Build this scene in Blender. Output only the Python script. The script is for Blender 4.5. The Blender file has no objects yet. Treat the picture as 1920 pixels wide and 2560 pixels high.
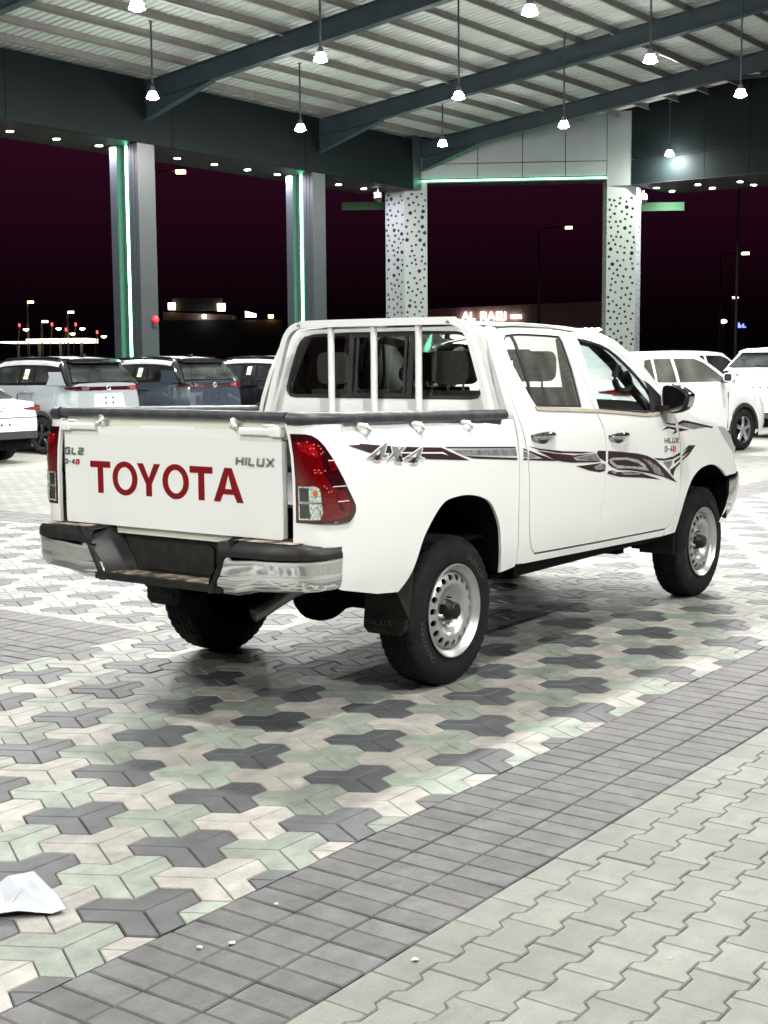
import bpy, bmesh, math, random
from mathutils import Vector, Matrix
random.seed(7)
PI = math.pi
sc = bpy.context.scene
C = sc.collection

# ------------------------------------------------------------------ camera
F_PX, YAW, PITCH, ROLL = 3421.0, 0.626389, 0.1104505, -0.0077122
CAM = Vector((-5.61327, -4.47041, 1.6078))
cy, sy, cp, sp = math.cos(YAW), math.sin(YAW), math.cos(PITCH), math.sin(PITCH)
FWD = Vector((cy*cp, sy*cp, -sp)); RGT = Vector((sy, -cy, 0)); UPV = RGT.cross(FWD)
c_, s_ = math.cos(ROLL), math.sin(ROLL)
RGT, UPV = RGT*c_ + UPV*s_, UPV*c_ - RGT*s_
cam = bpy.data.cameras.new('camera'); camo = bpy.data.objects.new('camera', cam); C.objects.link(camo)
camo.matrix_world = Matrix((
    (RGT.x, UPV.x, -FWD.x, CAM.x), (RGT.y, UPV.y, -FWD.y, CAM.y), (RGT.z, UPV.z, -FWD.z, CAM.z), (0, 0, 0, 1)))
cam.sensor_fit = 'VERTICAL'; cam.sensor_height = 36.0; cam.lens = 36.0*F_PX/2560.0
cam.clip_start = 0.05; cam.clip_end = 2000
sc.camera = camo

# ------------------------------------------------------------------ night sky
W = bpy.data.worlds.new('World'); sc.world = W; W.use_nodes = True
nt = W.node_tree; nt.nodes.clear()
out = nt.nodes.new('ShaderNodeOutputWorld'); bg = nt.nodes.new('ShaderNodeBackground')
tc = nt.nodes.new('ShaderNodeTexCoord'); sep = nt.nodes.new('ShaderNodeSeparateXYZ'); ramp = nt.nodes.new('ShaderNodeValToRGB')
nt.links.new(tc.outputs['Generated'], sep.inputs[0]); nt.links.new(sep.outputs['Z'], ramp.inputs[0])
nt.links.new(ramp.outputs[0], bg.inputs[0]); nt.links.new(bg.outputs[0], out.inputs[0])
e = ramp.color_ramp.elements
e[0].position = 0.0; e[0].color = (0.0004, 0.0003, 0.0006, 1)
e[1].position = 1.0; e[1].color = (0.010, 0.0014, 0.005, 1)
for p, c in ((0.035, (0.0016, 0.0005, 0.0016)), (0.075, (0.0068, 0.0011, 0.0042)), (0.15, (0.0175, 0.0026, 0.0105)), (0.25, (0.019, 0.003, 0.012))):
    k = ramp.color_ramp.elements.new(p); k.color = (c[0]*0.66, c[1]*0.6, c[2]*0.55, 1)
bg.inputs[1].default_value = 1.0

vs = sc.view_settings
vs.view_transform = 'Standard'; vs.look = 'None'; vs.exposure = 0.95; vs.gamma = 1.0; vs.use_curve_mapping = False
sc.cycles.use_denoising = True; sc.cycles.use_adaptive_sampling = True; sc.cycles.adaptive_threshold = 0.02
sc.cycles.max_bounces = 6; sc.cycles.diffuse_bounces = 3; sc.cycles.glossy_bounces = 3; sc.cycles.transparent_max_bounces = 12
sc.cycles.sample_clamp_indirect = 8.0
sc.cycles.caustics_reflective = False; sc.cycles.caustics_refractive = False

LAMP = 2700.0      # radiance of the canopy lamps' lenses
DOWN = 1500.0       # soffit downlights

# ------------------------------------------------------------------ materials
M = {}
def mat(name, col, rough=0.5, metal=0.0, coat=0.0, emit=None, estr=0.0, vary=0.0, vscale=8.0, bump=0.0, bscale=60.0, spec=0.5, rvary=0.0, dust=None):
    m = bpy.data.materials.new(name); m.use_nodes = True
    t = m.node_tree; b = t.nodes['Principled BSDF']
    b.inputs['Base Color'].default_value = (*col, 1); b.inputs['Roughness'].default_value = rough
    b.inputs['Metallic'].default_value = metal; b.inputs['Coat Weight'].default_value = coat
    b.inputs['Specular IOR Level'].default_value = spec
    if emit:
        b.inputs['Emission Color'].default_value = (*emit, 1); b.inputs['Emission Strength'].default_value = estr
    if vary or bump or rvary or dust:
        g = t.nodes.new('ShaderNodeNewGeometry')
    if vary or rvary:
        n = t.nodes.new('ShaderNodeTexNoise'); n.inputs['Scale'].default_value = vscale; n.inputs['Detail'].default_value = 6
        t.links.new(g.outputs['Position'], n.inputs['Vector'])
    if vary:
        mr = t.nodes.new('ShaderNodeMapRange'); mr.inputs[1].default_value = 0.3; mr.inputs[2].default_value = 0.7
        mr.inputs[3].default_value = 1 - vary; mr.inputs[4].default_value = 1 + vary
        t.links.new(n.outputs['Fac'], mr.inputs[0])
        mx = t.nodes.new('ShaderNodeVectorMath'); mx.operation = 'SCALE'; mx.inputs[0].default_value = col
        t.links.new(mr.outputs[0], mx.inputs['Scale']); last = mx.outputs[0]
        t.links.new(last, b.inputs['Base Color'])
    if rvary:
        mr2 = t.nodes.new('ShaderNodeMapRange'); mr2.inputs[1].default_value = 0.3; mr2.inputs[2].default_value = 0.7
        mr2.inputs[3].default_value = max(0.02, rough - rvary); mr2.inputs[4].default_value = min(1, rough + rvary)
        t.links.new(n.outputs['Fac'], mr2.inputs[0]); t.links.new(mr2.outputs[0], b.inputs['Roughness'])
    if dust:   # settled dust: (colour, amount) on upward faces, in patches
        n3 = t.nodes.new('ShaderNodeTexNoise'); n3.inputs['Scale'].default_value = 14; n3.inputs['Detail'].default_value = 8
        t.links.new(g.outputs['Position'], n3.inputs['Vector'])
        r3 = t.nodes.new('ShaderNodeMapRange'); r3.inputs[1].default_value = 0.42; r3.inputs[2].default_value = 0.68
        r3.inputs[3].default_value = 0; r3.inputs[4].default_value = dust[1]
        t.links.new(n3.outputs['Fac'], r3.inputs[0])
        mm = t.nodes.new('ShaderNodeMix'); mm.data_type = 'RGBA'
        t.links.new(r3.outputs[0], mm.inputs[0])
        if vary: t.links.new(last, mm.inputs[6])
        else: mm.inputs[6].default_value = (*col, 1)
        mm.inputs[7].default_value = (*dust[0], 1)
        t.links.new(mm.outputs[2], b.inputs['Base Color'])
    if bump:
        n2 = t.nodes.new('ShaderNodeTexNoise'); n2.inputs['Scale'].default_value = bscale; n2.inputs['Detail'].default_value = 5
        t.links.new(g.outputs['Position'], n2.inputs['Vector'])
        bp = t.nodes.new('ShaderNodeBump'); bp.inputs['Strength'].default_value = bump; bp.inputs['Distance'].default_value = 0.01
        t.links.new(n2.outputs['Fac'], bp.inputs['Height']); t.links.new(bp.outputs[0], b.inputs['Normal'])
    M[name] = m
    return m

def glass(name, tint, refl=1.0, rough=0.02, haze=0.0, hazecol=(0.5, 0.5, 0.45)):
    m = bpy.data.materials.new(name); m.use_nodes = True
    t = m.node_tree; t.nodes.clear()
    o = t.nodes.new('ShaderNodeOutputMaterial'); tr = t.nodes.new('ShaderNodeBsdfTransparent'); gl = t.nodes.new('ShaderNodeBsdfGlossy')
    lw = t.nodes.new('ShaderNodeFresnel'); lw.inputs[0].default_value = 1.5
    mu = t.nodes.new('ShaderNodeMath'); mu.operation = 'MULTIPLY'; mu.inputs[1].default_value = refl
    mx = t.nodes.new('ShaderNodeMixShader')
    tr.inputs[0].default_value = (*tint, 1); gl.inputs['Roughness'].default_value = rough
    t.links.new(lw.outputs[0], mu.inputs[0]); t.links.new(mu.outputs[0], mx.inputs[0])
    first = tr.outputs[0]
    if haze:     # a dusty film on the pane
        df = t.nodes.new('ShaderNodeBsdfDiffuse'); df.inputs[0].default_value = (*hazecol, 1)
        n = t.nodes.new('ShaderNodeTexNoise'); n.inputs['Scale'].default_value = 6; n.inputs['Detail'].default_value = 8
        g = t.nodes.new('ShaderNodeNewGeometry'); sc_ = t.nodes.new('ShaderNodeMapping'); sc_.inputs['Scale'].default_value = (1.5, 1.5, 0.25)
        t.links.new(g.outputs['Position'], sc_.inputs[0]); t.links.new(sc_.outputs[0], n.inputs['Vector'])
        r = t.nodes.new('ShaderNodeMapRange'); r.inputs[1].default_value = 0.3; r.inputs[2].default_value = 0.75; r.inputs[3].default_value = haze*0.35; r.inputs[4].default_value = haze
        t.links.new(n.outputs['Fac'], r.inputs[0])
        m2 = t.nodes.new('ShaderNodeMixShader'); t.links.new(r.outputs[0], m2.inputs[0]); t.links.new(tr.outputs[0], m2.inputs[1]); t.links.new(df.outputs[0], m2.inputs[2])
        first = m2.outputs[0]
    t.links.new(first, mx.inputs[1]); t.links.new(gl.outputs[0], mx.inputs[2]); t.links.new(mx.outputs[0], o.inputs[0])
    M[name] = m
    return m

def paver_mat(name, col, rough=0.57, stain=0.32):
    """Concrete paver: tone differs from block to block, cloudy stains, fine grain."""
    m = bpy.data.materials.new(name); m.use_nodes = True
    t = m.node_tree; b = t.nodes['Principled BSDF']; b.inputs['Roughness'].default_value = rough; b.inputs['Specular IOR Level'].default_value = 0.55
    g = t.nodes.new('ShaderNodeNewGeometry'); oi = t.nodes.new('ShaderNodeObjectInfo'); at = t.nodes.new('ShaderNodeAttribute'); at.attribute_name = 'rnd'
    ad = t.nodes.new('ShaderNodeMath'); ad.operation = 'ADD'
    t.links.new(oi.outputs['Random'], ad.inputs[0]); t.links.new(at.outputs['Fac'], ad.inputs[1])
    fr = t.nodes.new('ShaderNodeMath'); fr.operation = 'FRACT'; t.links.new(ad.outputs[0], fr.inputs[0])
    r1 = t.nodes.new('ShaderNodeMapRange'); r1.inputs[3].default_value = 0.78; r1.inputs[4].default_value = 1.14; t.links.new(fr.outputs[0], r1.inputs[0])
    n1 = t.nodes.new('ShaderNodeTexNoise'); n1.inputs['Scale'].default_value = 9; n1.inputs['Detail'].default_value = 8; n1.inputs['Roughness'].default_value = 0.65
    t.links.new(g.outputs['Position'], n1.inputs['Vector'])
    r2 = t.nodes.new('ShaderNodeMapRange'); r2.inputs[1].default_value = 0.3; r2.inputs[2].default_value = 0.7; r2.inputs[3].default_value = 1 - stain; r2.inputs[4].default_value = 1 + stain
    t.links.new(n1.outputs['Fac'], r2.inputs[0])
    n2 = t.nodes.new('ShaderNodeTexNoise'); n2.inputs['Scale'].default_value = 160; n2.inputs['Detail'].default_value = 4
    t.links.new(g.outputs['Position'], n2.inputs['Vector'])
    r3 = t.nodes.new('ShaderNodeMapRange'); r3.inputs[1].default_value = 0.25; r3.inputs[2].default_value = 0.75; r3.inputs[3].default_value = 0.86; r3.inputs[4].default_value = 1.12
    t.links.new(n2.outputs['Fac'], r3.inputs[0])
    n4 = t.nodes.new('ShaderNodeTexNoise'); n4.inputs['Scale'].default_value = 1.1; n4.inputs['Detail'].default_value = 5
    t.links.new(g.outputs['Position'], n4.inputs['Vector'])
    r4 = t.nodes.new('ShaderNodeMapRange'); r4.inputs[1].default_value = 0.3; r4.inputs[2].default_value = 0.7; r4.inputs[3].default_value = 0.88; r4.inputs[4].default_value = 1.1
    t.links.new(n4.outputs['Fac'], r4.inputs[0])
    n5 = t.nodes.new('ShaderNodeTexNoise'); n5.inputs['Scale'].default_value = 3.3; n5.inputs['Detail'].default_value = 9; n5.inputs['Roughness'].default_value = 0.7
    t.links.new(g.outputs['Position'], n5.inputs['Vector'])
    r5 = t.nodes.new('ShaderNodeMapRange'); r5.inputs[1].default_value = 0.60; r5.inputs[2].default_value = 0.72; r5.inputs[3].default_value = 1.0; r5.inputs[4].default_value = 0.72
    t.links.new(n5.outputs['Fac'], r5.inputs[0])
    mp = t.nodes.new('ShaderNodeMapping'); mp.inputs['Scale'].default_value = (0.35, 2.6, 1); mp.inputs['Rotation'].default_value = (0, 0, 0.12)
    n6 = t.nodes.new('ShaderNodeTexNoise'); n6.inputs['Scale'].default_value = 1.6; n6.inputs['Detail'].default_value = 7; n6.inputs['Roughness'].default_value = 0.62
    t.links.new(g.outputs['Position'], mp.inputs[0]); t.links.new(mp.outputs[0], n6.inputs['Vector'])
    r6 = t.nodes.new('ShaderNodeMapRange'); r6.inputs[1].default_value = 0.52; r6.inputs[2].default_value = 0.70; r6.inputs[3].default_value = 1.0; r6.inputs[4].default_value = 0.80
    t.links.new(n6.outputs['Fac'], r6.inputs[0])
    p = r1.outputs[0]
    for q in (r2, r3, r4, r5, r6):
        mu = t.nodes.new('ShaderNodeMath'); mu.operation = 'MULTIPLY'; t.links.new(p, mu.inputs[0]); t.links.new(q.outputs[0], mu.inputs[1]); p = mu.outputs[0]
    vm = t.nodes.new('ShaderNodeVectorMath'); vm.operation = 'SCALE'; vm.inputs[0].default_value = col; t.links.new(p, vm.inputs['Scale'])
    t.links.new(vm.outputs[0], b.inputs['Base Color'])
    bp = t.nodes.new('ShaderNodeBump'); bp.inputs['Strength'].default_value = 0.35; bp.inputs['Distance'].default_value = 0.004
    t.links.new(n2.outputs['Fac'], bp.inputs['Height']); t.links.new(bp.outputs[0], b.inputs['Normal'])
    M[name] = m
    return m

mat('ground', (0.10, 0.095, 0.085), 0.95, vary=0.3, vscale=30)
mat('asphalt', (0.045, 0.045, 0.045), 0.95, vary=0.25, vscale=3)
paver_mat('p_dark', (0.062, 0.064, 0.070))
paver_mat('p_green', (0.195, 0.222, 0.19))
paver_mat('p_cream', (0.295, 0.28, 0.256))
paver_mat('p_brick', (0.068, 0.066, 0.068), stain=0.45)
paver_mat('p_pale', (0.136, 0.142, 0.125), stain=0.2)
mat('white_paint', (0.84, 0.85, 0.84), 0.28, coat=0.7)
mat('shaded_jamb', (0.72, 0.73, 0.64), 0.4, coat=0.3)  # body white with the shade of the recess put into the colour
mat('black_plastic', (0.009, 0.009, 0.010), 0.45, spec=0.3, dust=((0.05, 0.043, 0.036), 0.25))
mat('grip_tread', (0.035, 0.032, 0.028), 0.75, dust=((0.42, 0.34, 0.25), 0.95))
mat('rail_black', (0.030, 0.033, 0.040), 0.45, dust=((0.10, 0.10, 0.10), 0.5))
mat('under_black', (0.004, 0.004, 0.0045), 0.85, spec=0.08)
mat('rubber', (0.010, 0.010, 0.012), 0.8, vary=0.25, vscale=40, spec=0.2, dust=((0.030, 0.028, 0.024), 0.3))
mat('rubber_letter', (0.045, 0.047, 0.058), 0.6)
mat('flap', (0.012, 0.012, 0.010), 0.6, spec=0.25, dust=((0.05, 0.048, 0.04), 0.3))
mat('pipe_steel', (0.16, 0.16, 0.155), 0.4, metal=0.7)
mat('steel_rim', (0.56, 0.56, 0.55), 0.36, metal=0.75, coat=0.1)
mat('dull_metal', (0.42, 0.42, 0.42), 0.35, metal=1.0)
mat('chrome', (0.80, 0.81, 0.82), 0.06, metal=1.0, rvary=0.03, vscale=20)
mat('badge_chrome', (0.42, 0.46, 0.45), 0.2, metal=0.75)
mat('badge_red', (0.55, 0.03, 0.04), 0.35)
mat('red_vinyl', (0.20, 0.003, 0.006), 0.55, spec=0.2)
mat('lens_red', (0.125, 0.0012, 0.003), 0.08, coat=1.0, vary=0.35, vscale=70)
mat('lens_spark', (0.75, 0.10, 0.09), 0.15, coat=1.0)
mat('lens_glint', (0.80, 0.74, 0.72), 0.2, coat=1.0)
mat('lens_dark', (0.030, 0.003, 0.006), 0.08, coat=1.0)
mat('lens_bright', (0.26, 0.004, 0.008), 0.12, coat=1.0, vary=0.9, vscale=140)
mat('lens_clear', (0.62, 0.72, 0.66), 0.15, metal=0.5, coat=1.0, vary=0.7, vscale=110)
mat('lens_amber', (0.5, 0.14, 0.02), 0.2, coat=1.0)
mat('lens_head', (0.70, 0.70, 0.70), 0.1, metal=0.3, coat=1.0)
mat('decal_maroon', (0.034, 0.014, 0.019), 0.45, spec=0.3)
mat('decal_grey', (0.30, 0.31, 0.33), 0.32, metal=0.4, vary=0.45, vscale=30)
mat('decal_pale', (0.50, 0.51, 0.53), 0.32, metal=0.4, vary=0.3, vscale=24)
mat('decal_white', (0.80, 0.80, 0.80), 0.35)
mat('seat', (0.070, 0.058, 0.052), 0.8, vary=0.2, vscale=40)
mat('interior', (0.10, 0.10, 0.095), 0.7)
mat('headliner', (0.45, 0.44, 0.40), 0.85)
mat('weatherstrip', (0.012, 0.012, 0.012), 0.6)
mat('belt_trim', (0.42, 0.37, 0.30), 0.45, dust=((0.55, 0.48, 0.38), 0.6))
glass('glass_rear', (0.80, 0.84, 0.81), 1.5)
glass('glass_side', (0.62, 0.72, 0.70), 1.5)
glass('glass_dusty', (0.80, 0.82, 0.78), 1.2, haze=0.34, hazecol=(0.36, 0.355, 0.32))
mat('car_glass', (0.022, 0.026, 0.026), 0.04, coat=0.8, spec=0.6, vary=0.9, vscale=2.0)
mat('car_black', (0.010, 0.010, 0.011), 0.10, coat=1.0)
mat('car_glass_dusty', (0.10, 0.10, 0.088), 0.08, coat=0.8, vary=0.5, vscale=2.0)
mat('roof_sheen', (0.30, 0.31, 0.32), 0.35, coat=0.5, vary=0.2, vscale=3)  # pale grey stands in for the reflected canopy ceiling
mat('cladding', (0.018, 0.018, 0.019), 0.55)
mat('alloy', (0.60, 0.61, 0.63), 0.25, metal=0.9)
mat('alloy_black', (0.012, 0.012, 0.013), 0.3, coat=0.5)
mat('silver_blue', (0.31, 0.34, 0.365), 0.3, metal=0.35, coat=0.7)
mat('slate_blue', (0.030, 0.040, 0.055), 0.25, metal=0.3, coat=0.9)
mat('black_paint', (0.006, 0.006, 0.007), 0.18, coat=1.0)
mat('car_white', (0.78, 0.80, 0.82), 0.28, coat=0.7)
mat('plate_grey', (0.50, 0.53, 0.58), 0.45)
mat('sticker_white', (0.75, 0.78, 0.78), 0.5)
mat('sticker_yellow', (0.65, 0.55, 0.05), 0.5)
mat('sticker_green', (0.05, 0.35, 0.18), 0.5)
mat('steel_beam', (0.018, 0.028, 0.034), 0.55, spec=0.25, vary=0.15, vscale=2)
mat('purlin', (0.115, 0.11, 0.105), 0.5, vary=0.15, vscale=3)
mat('roof_sheet', (0.37, 0.41, 0.375), 0.55, vary=0.08, vscale=1.5)
mat('fascia', (0.0042, 0.0072, 0.0078), 0.6, spec=0.06, vary=0.06, vscale=1.2)
mat('soffit', (0.03, 0.028, 0.026), 0.6, spec=0.2)
mat('pillar_panel', (0.024, 0.032, 0.033), 0.42, vary=0.06, vscale=2)
mat('pale_panel', (0.115, 0.138, 0.133), 0.45, vary=0.05, vscale=1.5)
mat('perforated', (0.155, 0.185, 0.165), 0.5)
mat('recess_dark', (0.005, 0.005, 0.006), 0.9)
mat('green_glow_fin', (0.014, 0.055, 0.018), 0.7, spec=0.2)  # green light of the LED line put into the fin colour
mat('lamp_housing', (0.10, 0.11, 0.12), 0.4, metal=0.6)
mat('lamp_reflector', (0.75, 0.76, 0.74), 0.3, metal=0.8)
mat('lamp_bell', (0.8, 0.8, 0.78), 0.4, emit=(1.0, 0.985, 0.94), estr=LAMP*0.055)
mat('lamp_lens', (1, 1, 1), 0.5, emit=(1.0, 0.985, 0.94), estr=LAMP)
mat('down_lens', (1, 1, 1), 0.5, emit=(0.90, 0.80, 1.0), estr=DOWN)
mat('led_green', (0.2, 0.9, 0.5), 0.5, emit=(0.20, 1.0, 0.50), estr=14.0)
mat('pole_dark', (0.03, 0.025, 0.025), 0.6)
mat('street_orange', (1, 0.6, 0.2), 0.5, emit=(1.0, 0.55, 0.16), estr=14)
mat('street_warm', (1, 0.9, 0.6), 0.5, emit=(1.0, 0.86, 0.55), estr=5)
mat('red_light', (1, 0.1, 0.1), 0.5, emit=(1.0, 0.08, 0.10), estr=1.3)
mat('lit_band', (1, 1, 0.7), 0.5, emit=(1.0, 0.93, 0.60), estr=1.6)
mat('shop_wall', (0.22, 0.13, 0.13), 0.8, vary=0.12, vscale=0.6)
mat('shop_dark', (0.008, 0.007, 0.007), 0.8)
mat('sign_white', (1, 1, 1), 0.5, emit=(1.0, 0.95, 0.82), estr=3.0)
mat('bulb', (1, 1, 1), 0.5, emit=(1.0, 0.97, 0.9), estr=9)
mat('shop_glow', (1, 0.8, 0.4), 0.5, emit=(1.0, 0.72, 0.30), estr=0.5)
mat('stone_pale', (0.16, 0.12, 0.10), 0.9, vary=0.2, vscale=1)
mat('sign_blue', (0.1, 0.1, 1), 0.5, emit=(0.12, 0.14, 1.0), estr=2.5)
mat('alarm_red', (0.50, 0.02, 0.04), 0.4)
mat('cctv_white', (0.7, 0.72, 0.7), 0.4)
mat('paper', (0.34, 0.355, 0.385), 0.85)
mat('chip', (0.50, 0.49, 0.47), 0.85)

# ------------------------------------------------------------------ helpers
def tag(o, label=None, cat=None, group=None, kind=None):
    if label: o['label'] = label
    if cat: o['category'] = cat
    if group: o['group'] = group
    if kind: o['kind'] = kind
    return o
def empty(name, loc=(0, 0, 0), rz=0.0, label=None, cat=None, group=None, parent=None):
    o = bpy.data.objects.new(name, None); C.objects.link(o); o.location = loc; o.rotation_euler = (0, 0, rz)
    o.empty_display_size = 0.2
    if parent: o.parent = parent
    return tag(o, label, cat, group)
def link(name, me, parent=None):
    o = bpy.data.objects.new(name, me); C.objects.link(o)
    if parent: o.parent = parent
    return o
def copy_tree(o, parent=None):
    c = o.copy(); C.objects.link(c); c.parent = parent
    for ch in list(o.children): copy_tree(ch, c)
    return c

class MB:
    def __init__(s): s.v = []; s.f = []
    def add(s, vs, fs):
        n = len(s.v); s.v += [tuple(p) for p in vs]; s.f += [tuple(n+i for i in f) for f in fs]; return s
    def box(s, a, b):
        (x0, y0, z0), (x1, y1, z1) = a, b
        return s.add([(x0, y0, z0), (x1, y0, z0), (x1, y1, z0), (x0, y1, z0), (x0, y0, z1), (x1, y0, z1), (x1, y1, z1), (x0, y1, z1)],
                     [(0, 3, 2, 1), (4, 5, 6, 7), (0, 1, 5, 4), (1, 2, 6, 5), (2, 3, 7, 6), (3, 0, 4, 7)])
    def hexa(s, p):      # 8 points, bottom four then top four
        return s.add(p, [(0, 3, 2, 1), (4, 5, 6, 7), (0, 1, 5, 4), (1, 2, 6, 5), (2, 3, 7, 6), (3, 0, 4, 7)])
    def rbox(s, a, b, r, axis=2):
        """Box with the four edges along AXIS rounded off."""
        ax = [i for i in range(3) if i != axis]; r = min(r, abs(b[ax[0]]-a[ax[0]])/2.01, abs(b[ax[1]]-a[ax[1]])/2.01)
        pts = []
        for cx_, cy_, t0 in ((b[ax[0]]-r, b[ax[1]]-r, 0), (a[ax[0]]+r, b[ax[1]]-r, 90), (a[ax[0]]+r, a[ax[1]]+r, 180), (b[ax[0]]-r, a[ax[1]]+r, 270)):
            for k in range(4):
                q = math.radians(t0+30*k); pts.append((cx_+r*math.cos(q), cy_+r*math.sin(q)))
        return s.prism(pts, axis, a[axis], b[axis])
    def prism(s, poly, axis, lo, hi):
        def P(p, h):
            q = [0, 0, 0]; ax = [i for i in range(3) if i != axis]; q[ax[0]], q[ax[1]] = p; q[axis] = h; return q
        n = len(poly)
        return s.add([P(p, lo) for p in poly] + [P(p, hi) for p in poly],
                     [tuple(range(n))[::-1], tuple(range(n, 2*n))] + [(i, (i+1) % n, n+(i+1) % n, n+i) for i in range(n)])
    def cyl(s, c, r, axis, lo, hi, n=16, r2=None):
        r2 = r if r2 is None else r2
        ax = [i for i in range(3) if i != axis]; V = []
        for h, rr in ((lo, r), (hi, r2)):
            for k in range(n):
                q = [0, 0, 0]; a = 2*PI*k/n; q[ax[0]] = c[0]+rr*math.cos(a); q[ax[1]] = c[1]+rr*math.sin(a); q[axis] = h; V.append(q)
        return s.add(V, [tuple(range(n))[::-1], tuple(range(n, 2*n))] + [(i, (i+1) % n, n+(i+1) % n, n+i) for i in range(n)])
    def lathe(s, prof_, axis=2, n=24, c=(0, 0, 0), close=False):
        """prof_: (radius, height) pairs turned about AXIS through c."""
        V = []; ax = [i for i in range(3) if i != axis]; k = len(prof_)
        for i in range(n):
            a = 2*PI*i/n
            for r, h in prof_:
                q = list(c); q[ax[0]] += r*math.cos(a); q[ax[1]] += r*math.sin(a); q[axis] += h; V.append(q)
        Fs = []
        for i in range(n):
            j = (i+1) % n
            for m in range(k if close else k-1): Fs.append((i*k+m, j*k+m, j*k+(m+1) % k, i*k+(m+1) % k))
        return s.add(V, Fs)
    def tube(s, path, r, n=10, cap=True, sq=None):
        path = [Vector(p) for p in path]; V = []; m = len(path); up = Vector((0, 0, 1))
        rs = r if isinstance(r, (list, tuple)) else [r]*m
        for i, p in enumerate(path):
            d = (path[min(i+1, m-1)] - path[max(i-1, 0)]).normalized()
            a = d.cross(up)
            if a.length < 1e-3: a = d.cross(Vector((0, 1, 0)))
            a.normalize(); b = a.cross(d)
            for k in range(n):
                t = 2*PI*k/n
                if sq:
                    ca, sa = math.cos(t), math.sin(t); w = max(abs(ca), abs(sa)); ca, sa = ca/w, sa/w
                    V.append(p + a*ca*sq[0] + b*sa*sq[1])
                else: V.append(p + a*(rs[i]*math.cos(t)) + b*(rs[i]*math.sin(t)))
        Fs = [(i*n+k, i*n+(k+1) % n, (i+1)*n+(k+1) % n, (i+1)*n+k) for i in range(m-1) for k in range(n)]
        if cap: Fs += [tuple(range(n))[::-1], tuple(range((m-1)*n, m*n))]
        return s.add(V, Fs)
    def grid(s, rows, flip=False):
        n = len(rows[0]); V = [p for r in rows for p in r]
        Fs = [(i*n+j, i*n+j+1, (i+1)*n+j+1, (i+1)*n+j) for i in range(len(rows)-1) for j in range(n-1)]
        if flip: Fs = [f[::-1] for f in Fs]
        return s.add(V, Fs)
    def mesh(s, name, smooth=None, recalc=True):
        me = bpy.data.meshes.new(name); me.from_pydata([tuple(p) for p in s.v], [], s.f)
        if recalc:
            bm = bmesh.new(); bm.from_mesh(me); bmesh.ops.recalc_face_normals(bm, faces=bm.faces); bm.to_mesh(me); bm.free()
        me.update()
        if smooth is not None:
            me.shade_smooth(); me.set_sharp_from_angle(angle=math.radians(smooth))
        return me
    def build(s, name, m, parent=None, smooth=None):
        me = s.mesh(name, smooth); me.materials.append(M[m]); return link(name, me, parent)

def lerp(a, b, t): return a+(b-a)*t
def interp(x, xs, ys):
    if x <= xs[0]: return ys[0]
    for i in range(1, len(xs)):
        if x <= xs[i]: return lerp(ys[i-1], ys[i], (x-xs[i-1])/(xs[i]-xs[i-1]))
    return ys[-1]
def inset(poly, d):
    """Move a polygon's outline inward by d (positive) whatever its winding."""
    n = len(poly); area = sum(poly[i][0]*poly[(i+1) % n][1]-poly[(i+1) % n][0]*poly[i][1] for i in range(n))
    sg = 1 if area > 0 else -1; o = []
    for i in range(n):
        p0, p1, p2 = Vector(poly[i-1]), Vector(poly[i]), Vector(poly[(i+1) % n])
        e1 = (p1-p0).normalized(); e2 = (p2-p1).normalized()
        n1 = Vector((-e1.y, e1.x))*sg; n2 = Vector((-e2.y, e2.x))*sg
        b = n1+n2
        if b.length < 1e-6: b = n1
        b.normalize(); k = d/max(0.35, b.dot(n1)); o.append(tuple(p1+b*k))
    return o
def smooth_poly(pts, n=4, closed=False):
    """Catmull-Rom through pts."""
    o = []; m = len(pts)
    rng = range(m) if closed else range(m-1)
    for i in rng:
        P = [Vector(pts[(i+k) % m] if closed else pts[max(0, min(m-1, i+k))]) for k in (-1, 0, 1, 2)]
        for k in range(n):
            t = k/n
            o.append(tuple(0.5*((2*P[1])+(P[2]-P[0])*t+(2*P[0]-5*P[1]+4*P[2]-P[3])*t*t+(3*P[1]-P[0]-3*P[2]+P[3])*t**3)))
    if not closed: o.append(tuple(pts[-1]))
    return o
def fill2d(loops):
    bm = bmesh.new(); es = []
    for lp in loops:
        vs_ = [bm.verts.new((p[0], 0, p[1])) for p in lp]
        es += [bm.edges.new((vs_[i], vs_[(i+1) % len(vs_)])) for i in range(len(vs_))]
    bmesh.ops.triangle_fill(bm, use_beauty=True, use_dissolve=False, edges=es, normal=(0, -1, 0))
    return bm
def slice_bm(bm, zs=(), xs=()):
    for z in zs:
        bmesh.ops.bisect_plane(bm, geom=bm.verts[:]+bm.edges[:]+bm.faces[:], dist=1e-5, plane_co=(0, 0, z), plane_no=(0, 0, 1))
    for x in xs:
        bmesh.ops.bisect_plane(bm, geom=bm.verts[:]+bm.edges[:]+bm.faces[:], dist=1e-5, plane_co=(x, 0, 0), plane_no=(1, 0, 0))
def flange(bm, vec):
    be = [e_ for e_ in bm.edges if e_.is_boundary]
    r = bmesh.ops.extrude_edge_only(bm, edges=be)
    for v in r['geom']:
        if isinstance(v, bmesh.types.BMVert): v.co += Vector(vec(v.co))
def finish(bm, name, m, parent, smooth=35):
    bmesh.ops.recalc_face_normals(bm, faces=bm.faces)
    me = bpy.data.meshes.new(name); bm.to_mesh(me); bm.free()
    if smooth is not None:
        me.shade_smooth(); me.set_sharp_from_angle(angle=math.radians(smooth))
    me.materials.append(M[m]); return link(name, me, parent)

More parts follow.
